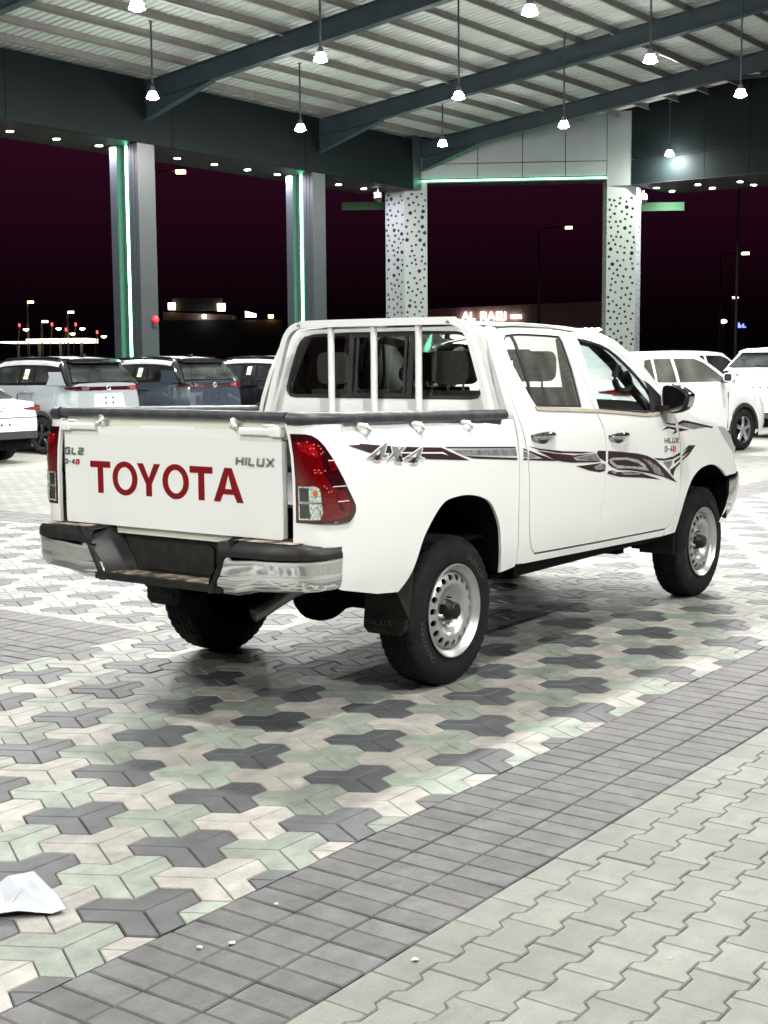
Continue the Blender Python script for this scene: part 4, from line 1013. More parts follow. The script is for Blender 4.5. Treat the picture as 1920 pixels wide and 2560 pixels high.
F4 = [(-0.648,1.243),(-0.809,1.185),(-0.745,1.181),(-0.753,1.170),(-0.711,1.167),(-0.695,1.180),(-0.669,1.178),(-0.653,1.189),(-0.682,1.190),(-0.651,1.233)]
F4H = [(-0.705,1.214),(-0.746,1.194),(-0.721,1.192)]
FXX = [(-0.616,1.223),(-0.568,1.218),(-0.563,1.206),(-0.544,1.217),(-0.510,1.215),(-0.553,1.194),(-0.550,1.148),(-0.595,1.152),(-0.606,1.180),(-0.672,1.157),(-0.614,1.194)]
F4B = [(-0.376,1.207),(-0.535,1.161),(-0.466,1.155),(-0.478,1.139),(-0.428,1.136),(-0.412,1.154),(-0.385,1.154),(-0.374,1.155),(-0.407,1.162),(-0.378,1.198)]
F4BH = [(-0.426,1.186),(-0.474,1.167),(-0.439,1.164)]
for sg in (-1, 1):
    for key, lst in DEC.items():
        lv = key.count('+'); mk = key.rstrip('+')
        for pl in lst: side_panel('side_stripe', mk, [pl], sg, off=.0022+.0014*lv, zs=[.9, .95, 1.0, 1.05, 1.10, 1.15, 1.2, 1.235], xs=FX[1:], fl=0)
    fl_ = (lambda P: P) if sg < 0 else (lambda P: [(-1.10-x, z) for x, z in P])
    for pl, hl in ((F4, F4H), (FXX, None), (F4B, F4BH)):
        pl = fl_(pl); hl = fl_(hl) if hl else None
        side_panel('numeral_outline', 'decal_white', [inset(pl, -.006)], sg, off=.0050, zs=[1.2], fl=0)
        side_panel('numeral', 'decal_grey', [pl]+([hl] if hl else []), sg, off=.0065, zs=[1.2], fl=0)
        side_panel('numeral_shade', 'decal_maroon', [[(lerp(x, pl[3][0], .55), lerp(z, min(q[1] for q in pl)+.004, .62)) for x, z in pl]], sg, off=.0078, zs=(), fl=0)
    dirx = 1 if sg < 0 else -1
    pk = lambda x0, z0: (lambda u, v, d: (x0+dirx*u, sg*(sidey(x0+dirx*u, z0+v)+d), z0+v-.05*dirx*u))
    badge('HILUX', .030, .205, pk(2.283 if sg < 0 else 2.49, 1.086 if sg < 0 else 1.075), 'badge_chrome', truck, 'badge_letter', st=.2)
    badge('D-4D', .034, .155, pk(2.286 if sg < 0 else 2.45, 1.030 if sg < 0 else 1.022), 'badge_chrome', truck, 'badge_letter', st=.2, colours=['badge_chrome', 'badge_chrome', 'badge_chrome', 'badge_red'])

# ---- rear step bumper
bump = empty('rear_bumper', parent=truck)
plan = [(-1.225, .40), (-1.227, .50), (-1.227, .60), (-1.224, .68), (-1.214, .74), (-1.195, .80), (-1.165, .85), (-1.12, .885), (-1.06, .904), (-1.0, .908)]
def zlow(y): return interp(y, [.38, .505, .53, .57, .60, .74, .91], [.588, .586, .590, .607, .613, .622, .628])
def zhigh(y): return interp(y, [.40, .46, .91], [.768, .778, .780])
def y_in(z): return lerp(.357, .432, sst((z-.585)/.185)) + .03*sst((z-.735)/.035)**2
for s in (-1, 1):
    rows = []
    for i, (x, y) in enumerate(plan):
        zl, zh = zlow(y), zhigh(y); zm = lerp(zl, zh, .46); nx, ny = ((-1, 0) if i < 4 else (-(1-(i-3)/6), (i-3)/6))
        r = []
        for z, o in ((zl, -.045), (zl+.004, -.026), (lerp(zl, zm, .25), -.012), (lerp(zl, zm, .55), -.003), (lerp(zl, zm, .85), .001), (zm, -.002), (zm+.008, -.001), (lerp(zm, zh, .5), .003), (zh-.012, .006), (zh-.003, .002), (zh, -.012)):
            yy = y_in(z) if i == 0 else (lerp(y_in(z), .60, .5) if i == 1 else y)
            r.append((x+nx*o, s*(yy+ny*o*.6), z))
        rows.append(r)
    cc = MB().grid(rows).build('chrome_corner', 'chrome', bump, 50)
    rows = []
    for i, (x, y) in enumerate(plan):
        zh = zhigh(y); top = interp(y, [.40, .47, .58, .70, .80, .91], [.824, .827, .828, .829, .826, .812]); inx = -1.04 if i < 7 else x+.10
        nx = -1 if i < 5 else -.4
        ny_ = .008 if i > 6 else .003; rows.append([(x+.018, s*(y-.005), zh-.014), (x+nx*.011, s*(y+ny_), zh-.013), (x+nx*.009, s*(y+ny_), zh+.004), (x+nx*.004, s*y, top-.014), (x+.010, s*(y-.006), top), (max(x+.05, inx), s*min(y, .80 if i > 6 else y), top+.002)])
    MB().grid(rows).build('top_pad', 'black_plastic', bump, 40)
    tp = MB(); tp.add([(-1.205, s*.47, .832), (-1.08, s*.47, .834), (-1.08, s*.79, .834), (-1.17, s*.79, .832), (-1.200, s*.70, .833)], [(0, 1, 2, 3, 4)]); tp.build('grip_pad', 'grip_tread', bump)
    # black border that runs down the inner end of the chrome to the step lip
    rows = []
    for k in range(9):
        z = lerp(.590, .838, k/8); yi = y_in(min(z, .765)) if z < .77 else lerp(.462, .50, (z-.77)/.07); rows.append([(-1.212, s*(yi+.012), z), (-1.232, s*(yi+.004), z), (-1.233, s*(yi-.012), z), (-1.222, s*(yi-.030), z-.002)])
    MB().grid(rows).build('end_trim', 'black_plastic', bump, 60)
    # inner cheek of the step recess
    rows = []
    for t in range(7):
        k = t/6; z = lerp(.836, .612, k); w_ = sst(k)
        rows.append([(-1.222, s*(.455-.128*w_), z), (-1.16, s*(.425-.125*w_), z), (-1.085, s*(.36-.11*w_), z)])
    MB().grid(rows).build('cheek', 'black_plastic', bump, 60)
MB().box((-1.221, -.40, .592), (-1.20, .40, .624)).build('step_lip', 'black_plastic', bump)
stp = MB().box((-1.20, -.40, .600), (-1.075, .40, .622)).build('step', 'black_plastic', bump)
for k in range(4): MB().box((-1.192+k*.028, -.345, .622), (-1.178+k*.028, .345, .6275)).build('tread_rib', 'grip_tread', stp)
bw = MB().hexa([(-1.085, -.36, .60), (-1.06, -.36, .60), (-1.06, .36, .60), (-1.085, .36, .60), (-1.070, -.40, .838), (-1.05, -.40, .838), (-1.05, .40, .838), (-1.070, .40, .838)]).build('back_plate', 'flap', bump)
MB().rbox((-1.092, -.245, .64), (-1.080, .245, .775), .02, 0).build('plate_holder', 'flap', bw)
MB().box((-1.10, -.70, .80), (-1.03, .70, .834)).build('sill_plate', 'shaded_jamb', bump)

# ---- cab guard bar behind the rear window
cg = empty('cab_guard', parent=truck)
MB().tube([(.475, -.53, 1.812), (.475, -.3, 1.814), (.475, .3, 1.814), (.475, .50, 1.812)], .02, 8, sq=(.020, .020)).build('top_bar', 'white_paint', cg, 40)
for s in (-1, 1):
    hp = [(.478, s*.46, 1.808), (.478, s*.52, 1.806), (.478, s*.565, 1.792), (.478, s*.605, 1.757), (.478, s*.635, 1.70), (.478, s*.675, 1.58), (.475, s*.72, 1.44), (.472, s*.765, 1.29)]
    MB().tube([tuple(p) for p in smooth_poly(hp, 3)], .02, 8, sq=(.017, .018)).build('side_hoop', 'white_paint', cg, 40)
    MB().cyl((s*.505, 1.806), .007, 0, .440, .46, 8).build('bolt', 'dull_metal', cg)
for y in (-.297, 0, .297):
    MB().tube([(.482, y, 1.285), (.482, y, 1.798)], .02, 10).build('guard_bar', 'white_paint', cg, 60)

# ---- mirrors
for s in (-1, 1):
    mr_ = empty('door_mirror', parent=truck)
    out_l = smooth_poly([(.905, 1.408), (.922, 1.440), (.985, 1.432), (1.052, 1.392), (1.058, 1.358), (1.032, 1.294), (.942, 1.275), (.912, 1.308)], 3, True)
    rows = []
    for x, k in ((2.252, .90), (2.246, 1.0), (2.262, 1.06), (2.30, 1.10), (2.345, 1.02), (2.385, .72), (2.395, .3)):
        rows.append([(x, s*(.985+(y-.985)*k+(.012 if k > 1 else 0)), 1.355+(z-1.355)*k) for y, z in out_l+[out_l[0]]])
    MB().grid(rows).build('housing', 'black_plastic', mr_, 50)
    MB().add([(2.2505, s*(.985+(y-.985)*.93), 1.355+(z-1.355)*.93) for y, z in out_l], [tuple(range(len(out_l)))]).build('mirror_glass', 'chrome', mr_)
    bm = MB(); cap = [(2.27, 1.43), (2.36, 1.40), (2.385, 1.352), (2.27, 1.352)]
    bm.grid([[(2.262, s*(.985+(y-.985)*1.075+.014), 1.355+(z-1.355)*1.075) for y, z in out_l[3:15]], [(2.30, s*(.985+(y-.985)*1.115+.014), 1.355+(z-1.355)*1.115) for y, z in out_l[3:15]], [(2.347, s*(.985+(y-.985)*1.035+.014), 1.355+(z-1.355)*1.035) for y, z in out_l[3:15]]])
    bm.build('chrome_cap', 'chrome', mr_, 50)
    MB().hexa([(2.24, s*.845, 1.275), (2.33, s*.845, 1.275), (2.33, s*.95, 1.282), (2.25, s*.95, 1.282), (2.24, s*.845, 1.315), (2.33, s*.845, 1.315), (2.33, s*.95, 1.32), (2.25, s*.95, 1.32)]).build('arm', 'black_plastic', mr_)

# ---- wheels
RT = .373
def make_tyre():
    n = 132; ring = []
    half_ = [(.228, -.100), (.232, -.108), (.250, -.115), (.285, -.1185), (.315, -.117), (.335, -.113), (.350, -.1065), (.360, -.1005), (.3665, -.094), (.3715, -.084), (.3725, -.068), (.3725, -.0625), (.364, -.061), (.364, -.055), (.373, -.0535), (.373, -.026), (.365, -.0245), (.365, -.019), (.373, -.0175), (.373, 0.0)]
    half_ = [(r, h*.94) for r, h in half_]; pf = half_ + [(r, -h) for r, h in half_[:-1][::-1]]
    V, Fs = [], []; k = len(pf)
    for i in range(n):
        a = 2*PI*i/n
        for r, h in pf:
            dr = 0
            if abs(h) > .0575 and r > .345 and i % 3 == 0: dr = .0065
            elif (.0230 < abs(h) < .0510) and r > .37 and (i+(1 if h > 0 else 2)) % 4 == 0: dr = .007
            elif abs(h) < .018 and r > .37 and i % 6 == 0: dr = .005
            V.append(((r-dr)*math.cos(a), h, (r-dr)*math.sin(a)))
    for i in range(n):
        j = (i+1) % n
        for m_ in range(k-1): Fs.append((i*k+m_, j*k+m_, j*k+m_+1, i*k+m_+1))
    b = MB(); b.add(V, Fs); return b.mesh('tyre', 24)
tyre_me = make_tyre(); tyre_me.materials.append(M['rubber'])
def make_disc():
    """Pressed steel disc with 18 round vent holes, in neat polar strips."""
    ry = lambda r: interp(r, [.04, .080, .088, .098, .110, .122, .134, .143, .154, .166, .178, .188, .196], [.058, .058, .055, .046, .033, .022, .015, .013, .014, .018, .025, .034, .048])
    b = MB(); da = 2*PI/18
    def PT(r, a, dy=0): return (r*math.cos(a), ry(r)+dy, r*math.sin(a))
    for j in range(18):
        c = j*da; r0, r1, rm, rh = .143, .188, .1655, .0168; t3 = da/6
        bd = [(r0, -da/2), (r0, -t3), (r0, t3), (r0, da/2), (lerp(r0, r1, .33), da/2), (lerp(r0, r1, .67), da/2), (r1, da/2), (r1, t3), (r1, -t3), (r1, -da/2), (lerp(r0, r1, .67), -da/2), (lerp(r0, r1, .33), -da/2)]
        O, I, D = [], [], []
        for r, a in bd:
            O.append(PT(r, c+a)); th = math.atan2(rm*a, r-rm); ir = rm+rh*math.cos(th); ia = c+rh*math.sin(th)/rm
            I.append(PT(ir, ia)); D.append(PT(ir, ia, .012))
        n_ = 12; b.add(O+I+D, [(k, (k+1) % n_, n_+(k+1) % n_, n_+k) for k in range(n_)]+[(n_+k, n_+(k+1) % n_, 2*n_+(k+1) % n_, 2*n_+k) for k in range(n_)])
        for seq in ([.04, .080, .088, .098, .110, .122, .134, .143], [.188, .192, .196, .1965]):
            for ra, rb in zip(seq[:-1], seq[1:]):
                A = (-da/2, -t3, t3, da/2)
                for a0, a1 in zip(A[:-1], A[1:]): b.add([PT(ra, c+a0), PT(ra, c+a1), PT(rb, c+a1), PT(rb, c+a0)], [(0, 1, 2, 3)])
    me = bpy.data.meshes.new('rim'); me.from_pydata(b.v, [], b.f)
    bm = bmesh.new(); bm.from_mesh(me); bmesh.ops.remove_doubles(bm, verts=bm.verts, dist=1e-4); bmesh.ops.recalc_face_normals(bm, faces=bm.faces); bm.to_mesh(me); bm.free()
    me.shade_smooth(); me.set_sharp_from_angle(angle=math.radians(50)); me.materials.append(M['steel_rim']); return me
disc_me = make_disc()
barrel = MB().lathe([(.2335, .004), (.2335, -.002), (.228, -.004), (.222, .004), (.216, .012), (.205, .020), (.198, .030), (.196, .060), (.19, .075)], 1, 64).mesh('rim_barrel', 40); barrel.materials.append(M['steel_rim'])
drum = MB().lathe([(0, .078), (.192, .078), (.20, .12), (.226, .205), (.215, .19), (.19, .12), (.15, .11), (0, .16)], 1, 40).mesh('brake_drum'); drum.materials.append(M['under_black'])
cap_me = MB().lathe([(0.0, -.016), (.020, -.016), (.022, -.012), (.034, -.012), (.040, -.006), (.044, .020), (.050, .030), (.055, .060)], 1, 24).mesh('hub_cap', 35); cap_me.materials.append(M['black_plastic'])
nut_me = MB().cyl((0, 0), .0115, 1, .022, .060, 6).mesh('lug_nut'); nut_me.materials.append(M['chrome'])
def arc_text(body, rmid, h, a0, y, flip=False):
    """Raised lettering round the sidewall, reading clockwise from angle a0 (seen from outside)."""
    V, Fs = text_tris(body, 1.0); w = max(p[0] for p in V); out_ = []
    for x, z in V:
        r = rmid+(z-.35)*h*1.35; a = a0 - x*h*1.35/rmid
        out_.append((-r*math.cos(a)*-1, y, r*math.sin(a)))
    b = MB(); b.add(out_, Fs); return b.mesh('sidewall_letter', None, False), w
def wheel(x, s, front=False, rot=0.0):
    w = empty('wheel', (x, s*.724, RT), parent=truck)
    if s > 0: w.rotation_euler = (0, 0, PI)
    ty = link('tyre', tyre_me, w); ty.rotation_euler = (0, rot, 0)
    rim = link('rim', disc_me, w); rim.location = (0, -.114, 0); rim.rotation_euler = (0, rot, 0)
    link('rim_barrel', barrel, w).location = (0, -.114, 0); link('brake_drum', drum, w).location = (0, -.114, 0)
    link('hub_cap', cap_me, w).location = (0, -.114, 0)
    for k in range(6):
        a = 2*PI*k/6+.3; o = link('lug_nut', nut_me, w); o.location = (.069*math.cos(a), -.114, .069*math.sin(a))
    for body, a0, h in (('DUNLOP', 1.15, .036), ('GRANDTREK', 4.05, .032)):
        me, _ = arc_text(body, .287, h, a0, -.1130); me.materials.append(M['rubber_letter'])
        link('sidewall_letters', me, w)
    return w
wheel(0, -1, rot=.1); wheel(0, 1, rot=.5); wheel(3.085, -1, True, .9); wheel(3.085, 1, True, .2)

# ---- mud flaps, exhaust, axle, frame and other underbody
for s in (-1, 1):
    fl_out = [(s*.612, .50), (s*.612, .345), (s*.640, .318), (s*.815, .318), (s*.845, .345), (s*.862, .52), (s*.872, .60), (s*.84, .64), (s*.62, .64)]
    b = MB(); n_ = len(fl_out)
    b.add([(-.435-.02*(z < .4), y, z) for y, z in fl_out]+[(-.423, y, z) for y, z in fl_out], [tuple(range(n_)), tuple(range(n_, 2*n_))[::-1]]+[(i, (i+1) % n_, n_+(i+1) % n_, n_+i) for i in range(n_)])
    b.hexa([(-.50, s*.80, .52), (-.44, s*.80, .40), (-.44, s*.868, .40), (-.545, s*.872, .545), (-.435, s*.80, .80), (-.42, s*.80, .80), (-.37, s*.868, .79), (-.385, s*.868, .79)])
    mf = b.build('mud_flap', 'flap', truck)
    pl = (lambda u, v, d: (-.458-d, -.632-u, .362+v)) if s < 0 else (lambda u, v, d: (-.458-d, .800-u, .362+v))
    badge('HILUX', .028, .150, pl, 'rubber_letter', mf, 'flap_letter', st=.14)
    b = MB(); b.box((2.60, min(s*.60, s*.84), .34), (2.612, max(s*.60, s*.84), .60)); b.build('mud_flap', 'flap', truck)
pp = smooth_poly([(-1.035, -.425, .470), (-.985, -.452, .494), (-.93, -.485, .530), (-.86, -.53, .572), (-.74, -.56, .588), (-.4, -.56, .60), (.3, -.50, .55), (1.2, -.45, .42)], 4)
ex = MB(); ex.tube(pp, .034, 14, cap=False); ex.tube(pp[:6], .0305, 14, cap=False)
ex.build('exhaust_pipe', 'pipe_steel', truck, 60)
ub = MB()
ub.tube([(0, -.66, RT), (0, .66, RT)], .045, 14)
ub.build('rear_axle', 'under_black', truck, 50)
MB().lathe([(0, -.17), (.07, -.16), (.115, -.10), (.135, -.03), (.135, .03), (.115, .10), (.07, .16), (0, .17)], 0, 20, c=(0, 0, RT)).build('differential', 'under_black', truck, 50)
for s in (-1, 1):
    MB().tube([(-.68, s*.50, .56), (-.3, s*.50, .47), (0, s*.50, .445), (.3, s*.50, .46), (.70, s*.50, .52)], .03, 8, sq=(.03, .022)).build('leaf_spring', 'under_black', truck)
    MB().box((-1.06, s*.46-.035, .58), (3.7, s*.46+.035, .70)).build('chassis_rail', 'under_black', truck)
    MB().box((3.0, s*.30-.05, .30), (3.2, s*.30+.30*s+.05, .42)).build('suspension_arm', 'under_black', truck)
MB().rbox((.62, -.62, .40), (1.55, -.18, .60), .06, 0).build('fuel_tank', 'under_black', truck, 40)
MB().rbox((1.45, -.16, .33), (2.75, .18, .62), .08, 0).build('gearbox', 'under_black', truck, 40)
MB().tube([(.05, 0, .40), (1.5, 0, .45)], .04, 10).build('drive_shaft', 'under_black', truck)
MB().box((2.35, -.56, .35), (2.45, .56, .44)).build('cross_member', 'under_black', truck)
MB().lathe([(0, -.04), (.30, -.05), (.36, -.08), (.365, .04), (.30, .06), (0, .06)], 2, 28, c=(-.70, .10, .665)).build('spare_wheel', 'under_black', truck, 50)
for s in (-1, 1):     # dark wheel wells and floor
    for x0, x1, zt in ((-.56, .40, .99), (2.56, 3.42, .97)):
        wl = MB()
        wl.box((x0, min(s*.42, s*.44), .40), (x1, max(s*.42, s*.44), zt)); wl.box((x0, min(s*.42, s*.868), zt), (x1, max(s*.42, s*.868), zt+.02))
        wl.box((x1, min(s*.42, s*.862), .50), (x1+.012, max(s*.42, s*.862), zt)); wl.box((x0-.012, min(s*.42, s*.84), .66), (x0, max(s*.42, s*.84), zt))
        wl.build('wheel_well', 'under_black', truck)
    for nm_, arc in (('arch_liner', arch_r), ('arch_liner', arch_f)):
        MB().grid([[(x, s*(sidey(x, z)-.013), z+.002), (x, s*.60, z+.004), (x, s*.40, z+.006)] for x, z in arc]).build(nm_, 'under_black', truck, 60)
    MB().box((.52, min(s*.80, s*.868), .475), (2.36, max(s*.80, s*.868), .53)).build('sill_underside', 'under_black', truck)
MB().box((-.95, -.80, .70), (3.3, .80, .72)).build('floor_pan', 'under_black', truck)
# ---- cab interior
MB().box((.58, -.78, .72), (2.6, .78, .80)).build('cabin_floor', 'interior', truck)
def seat(x, y, w_, rear):
    st = empty('seat', (x, y, 0), parent=truck)
    MB().rbox((-.05, -w_/2, .85), (.48, w_/2, 1.02), .06, 1).build('cushion', 'seat', st, 40)
    b = MB(); b.hexa([(-.02, -w_/2, .95), (.12, -w_/2, .95), (.12, w_/2, .95), (-.02, w_/2, .95), (-.14, -w_/2*.86, 1.44), (-.03, -w_/2*.86, 1.44), (-.03, w_/2*.86, 1.44), (-.14, w_/2*.86, 1.44)]); b.build('backrest', 'seat', st, 40)
    for yy in ((0,) if not rear else (-.40, .40)):
        MB().rbox((-.17, yy-.118, 1.475), (-.06, yy+.118, 1.655), .05, 0).build('headrest', 'seat', st, 40)
        for q in (-.05, .05): MB().tube([(-.11, yy+q, 1.42), (-.115, yy+q, 1.50)], .007, 6).build('headrest_post', 'dull_metal', st)
seat(.80, 0, 1.36, True); seat(1.72, -.37, .52, False); seat(1.72, .37, .52, False)
MB().rbox((2.28, -.76, 1.00), (2.75, .76, 1.26), .08, 1).build('dashboard', 'interior', truck, 40)
MB().lathe([(.185, -.012), (.197, 0), (.185, .012), (.173, 0)], 0, 28, close=True, c=(2.16, .37, 1.17)).build('steering_wheel', 'under_black', truck, 50)
MB().box((.62, -.60, 1.770), (1.90, .60, 1.778)).build('headliner', 'headliner', truck)
for s in (-1, 1):
    MB().tube(smooth_poly([(2.02, s*.72, 1.56), (1.985, s*.71, 1.50), (2.02, s*.715, 1.43), (2.10, s*.73, 1.41), (2.15, s*.735, 1.45), (2.10, s*.73, 1.52)], 3), .020, 8).build('grab_handle', 'interior', truck, 60)
    MB().tube([(1.45, s*.655, 1.74), (1.78, s*.655, 1.70), (2.02, s*.67, 1.58), (2.32, s*.70, 1.38), (2.45, s*.73, 1.28)], .028, 8).build('pillar_trim', 'interior', truck, 60)
    MB().hexa([(1.33, s*.66, 1.72), (1.46, s*.66, 1.72), (1.46, s*.68, 1.72), (1.33, s*.68, 1.72), (1.30, s*.80, 1.0), (1.46, s*.80, 1.0), (1.46, s*.82, 1.0), (1.30, s*.82, 1.0)]).build('pillar_trim', 'interior', truck)
MB().rbox((1.98, -.12, 1.60), (2.0, .12, 1.67), .02, 0).build('rear_view_mirror', 'under_black', truck)

# ------------------------------------------------------------------ parked cars
def car(label, loc, rz, L=4.2, Wd=1.79, H=1.70, wb=2.6, ro=.82, R=.33, paint='car_white', upper=None, style='suv', rimm='alloy', tail='bar', cladding=True, zb=1.22, gm='car_glass', sticker=False, antenna=True, spokes=5):
    t = empty('parked_car', loc, rz, label, 'car', 'parked cars')
    upper = upper or paint
    hw = Wd/2; xr, xf = -L/2, L/2; ax_r = xr+ro; ax_f = ax_r+wb; Ra = R+.055
    sedan = style == 'sedan'
    def z0(x):
        z = .27 if abs(x) < L/2-.5 else .30+.10*sst((abs(x)-(L/2-.5))/.5)
        for a in (ax_r, ax_f):
            d = abs(x-a)
            if d < Ra: z = max(z, R+math.sqrt(max(0, Ra*Ra-d*d)))
        return z
    def wx(x):
        d = max(0, abs(x)-(L/2-.42))/.42
        return hw*(1-.20*d**2.4)
    cowl = xf-1.28 if not sedan else xf-1.35
    def ztop(x):
        if sedan: return interp(x, [xr, xr+.12, xr+.60, cowl, xf-.35, xf], [zb-.10, zb-.01, zb+.02, zb-.02, .82, .66])
        return interp(x, [xr, cowl-.3, cowl+.1, xf-.35, xf-.06, xf], [zb, zb-.0, zb-.09, zb-.22, zb-.36, .70])
    def sh(x, z):        # lean of the end faces
        e = 0
        if x < xr+.5: e += (.10 if not sedan else .05)*max(0, z-.62)*(1-(x-xr)/.5)
        if x < xr+.5: e += .06*max(0, .5-z)*(1-(x-xr)/.5)
        if x > xf-.5: e -= .16*max(0, z-.5)*(1-(xf-x)/.5)
        return e
    st = set([xr, xr+.03, xr+.08, xr+.15, xr+.25, xr+.35, xr+.42, xf, xf-.03, xf-.08, xf-.15, xf-.25, xf-.35, xf-.42, cowl])
    for a in (ax_r, ax_f):
        for k in range(-10, 11): st.add(a+Ra*math.sin(PI/2*k/10))
        st.add(a-Ra-.004); st.add(a+Ra+.004)
    for k in range(1, 8): st.add(lerp(ax_r+Ra, ax_f-Ra, k/8))
    st = sorted(st); rows = []
    for x in st:
        a, b, w_ = z0(x), ztop(x), wx(x); r = []
        for k, (f, yy) in enumerate(((0, .965), (.12, .985), (.35, 1.0), (.60, 1.0), (.72, .995), (.80, .975), (.92, .965), (1.0, .94))):
            z = lerp(a, b, f); r.append((x+sh(x, z), w_*yy, z))
        r += [(x+sh(x, b), w_*.80, b+.018), (x+sh(x, b), w_*.4, b+.03), (x+sh(x, b), 0, b+.033)]
        rows.append(r + [(p[0], -p[1], p[2]) for p in r[:-1][::-1]])
    b = MB(); b.grid(rows); n_ = len(rows[0]); k0 = 0
    b.add(rows[0], [tuple(range(n_))]); b.add(rows[-1], [tuple(range(n_))[::-1]])
    body = b.build('body', paint, t, 30)
    # dark inside of arches and underside
    MB().box((xr+.15, -hw*.80, .22), (xf-.15, hw*.80, .62)).build('underbody', 'under_black', t)
    # cabin
    if sedan: r0, r1, f1, f0, zr = xr+.55, xr+1.25, xf-2.15, cowl+.05, H
    else: r0, r1, f1, f0, zr = xr+.10, xr+.46, xf-2.05, cowl+.10, H
    wbelt, wroof = hw*.945, hw*.735
    xs_ = [r0, lerp(r0, r1, .5), r1, r1+.25] + [lerp(r1+.25, f1-.25, k/4) for k in (1, 2, 3)] + [f1-.25, f1, lerp(f1, f0, .5), f0]
    def zroof(x):
        if x < r1: return lerp(zb, zr-.05, ((x-r0)/(r1-r0)))
        if x > f1: return lerp(zb, zr-.06, 1-((x-f1)/(f0-f1))**1.15)
        m_ = (x-r1)/(f1-r1); return zr-.05+.05*math.sin(PI*min(1, max(0, m_)))**.6
    def wcab(z): return lerp(wbelt, wroof, min(1, max(0, (z-zb)/(zr-zb)))**1.15)
    rows = []
    for x in xs_:
        zt = zroof(x); r = []
        for f in (0, .33, .66, .90): z = lerp(zb-.01, zt-.03, f); r.append((x, wcab(z), z))
        ww = wcab(zt-.03); r += [(x, ww*.93, zt-.004), (x, ww*.6, zt+.012), (x, 0, zt+.018)]
        rows.append(r+[(p[0], -p[1], p[2]) for p in r[:-1][::-1]])
    MB().grid(rows).build('cabin', upper, t, 45)
    if upper == 'car_black':   # pale roof skin: ceiling reflection painted over the black upper
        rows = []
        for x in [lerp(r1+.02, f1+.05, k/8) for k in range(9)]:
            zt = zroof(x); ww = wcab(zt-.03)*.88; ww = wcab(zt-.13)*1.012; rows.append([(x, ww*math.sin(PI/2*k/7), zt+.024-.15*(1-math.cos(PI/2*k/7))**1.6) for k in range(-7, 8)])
        MB().grid(rows).build('roof_panel', 'roof_sheen', t, 50)
    if not sedan:       # roof spoiler lip over the rear glass
        MB().hexa([(r1-.20, -wroof*.93, zr-.10), (r1+.05, -wroof*.93, zr-.055), (r1+.05, wroof*.93, zr-.055), (r1-.20, wroof*.93, zr-.10), (r1-.19, -wroof*.9, zr-.075), (r1+.10, -wroof*.9, zr-.02), (r1+.10, wroof*.9, zr-.02), (r1-.19, wroof*.9, zr-.075)]).build('spoiler', 'car_black' if upper == 'car_black' or paint in ('black_paint', 'slate_blue') else paint, t, 30)
        if paint in ('car_white', 'silver_blue'): pass
    zt_ = zr-(.175 if tail == 'bar' else .105); zl = zb+.035
    def side_win(name, poly):
        for s in (-1, 1):
            bm = fill2d([poly]); slice_bm(bm, [lerp(zb, zr, q) for q in (.3, .5, .7)])
            for v in bm.verts: v.co = (v.co.x, s*(wcab(v.co.z)+.006), v.co.z)
            flange(bm, lambda c: (0, -s*.012, 0)); finish(bm, name, gm, t, 40)
    bp_ = lerp(f1, r1, .42)      # B pillar
    fw_top = f1-.10
    side_win('front_window', [(bp_+.05, zl), (f0-.26, zl), (fw_top+.14, zt_-.07), (fw_top-.12, zt_), (bp_+.05, zt_+.005)])
    cpx = r1+.62 if not sedan else r1+.55
    side_win('rear_window', [(cpx, zl+.01), (bp_-.05, zl), (bp_-.05, zt_+.005), (cpx+.06, zt_)])
    if not sedan: side_win('quarter_window', [(r1+.22, zl+.05), (r1+.28, zl+.02), (cpx-.07, zl+.01), (cpx-.02, zt_), (r1+.42, zt_-.02), (r1+.28, zl+.14)])
    if tail == 'bar':
        for s in (-1, 1):
            bm = fill2d([[(r0+.10, zb-.01), (r1+.24, zb-.01), (r1+.20, zl+.10), (r1+.27, zl+.19), (r1-.06, zl+.19)]]); slice_bm(bm, [zb+.1, zb+.2])
            for v in bm.verts: v.co = (v.co.x, s*(wcab(v.co.z)+.009), v.co.z)
            flange(bm, lambda c: (0, -s*.012, 0)); finish(bm, 'pillar_panel', paint, t, 40)
    # rear glass and windscreen on their slopes
    def slope(name, xa, xb, inn, y0, y1, za_, zb2, m_='car_glass'):
        sgn = -1 if xb > xa else 1
        P = []
        for z, yy in ((za_, y0), (zb2, y1)):
            f = (z-zb)/((zr-.05)-zb); x = lerp(xa, xb, min(1, f))+sgn*.034
            P += [(x, -yy, z), (x, yy, z)]
        b = MB(); b.add([P[0], P[1], P[3], P[2]], [(0, 1, 2, 3)]); b.add([(p[0]-sgn*.045, p[1], p[2]) for p in (P[0], P[1], P[3], P[2])], [(0, 1, 2, 3)]); return b.build(name, m_, t)
    slope('rear_screen', r0, r1, 0, wbelt*.90, wroof*.90, zb+.05, zr-.10)
    slope('windscreen', f0, f1, 0, wbelt*.90, wroof*.92, zb+.06, zr-.10)
    xb_ = lambda z: xr+sh(xr, z)      # rear face
    if not sedan and tail != 'plain':
        wp = MB(); zz = zb+.07; f = (zz-zb)/((zr-.05)-zb); wxp = lerp(r0, r1, f)-.03
        wp.hexa([(wxp-.01, -.30, zz-.03), (wxp+.02, -.30, zz-.03), (wxp+.02, .16, zz-.02), (wxp-.01, .16, zz-.02), (wxp-.01, -.28, zz+.012), (wxp+.02, -.28, zz+.012), (wxp+.02, .16, zz+.03), (wxp-.01, .16, zz+.03)]); wp.build('wiper', 'black_plastic', t)
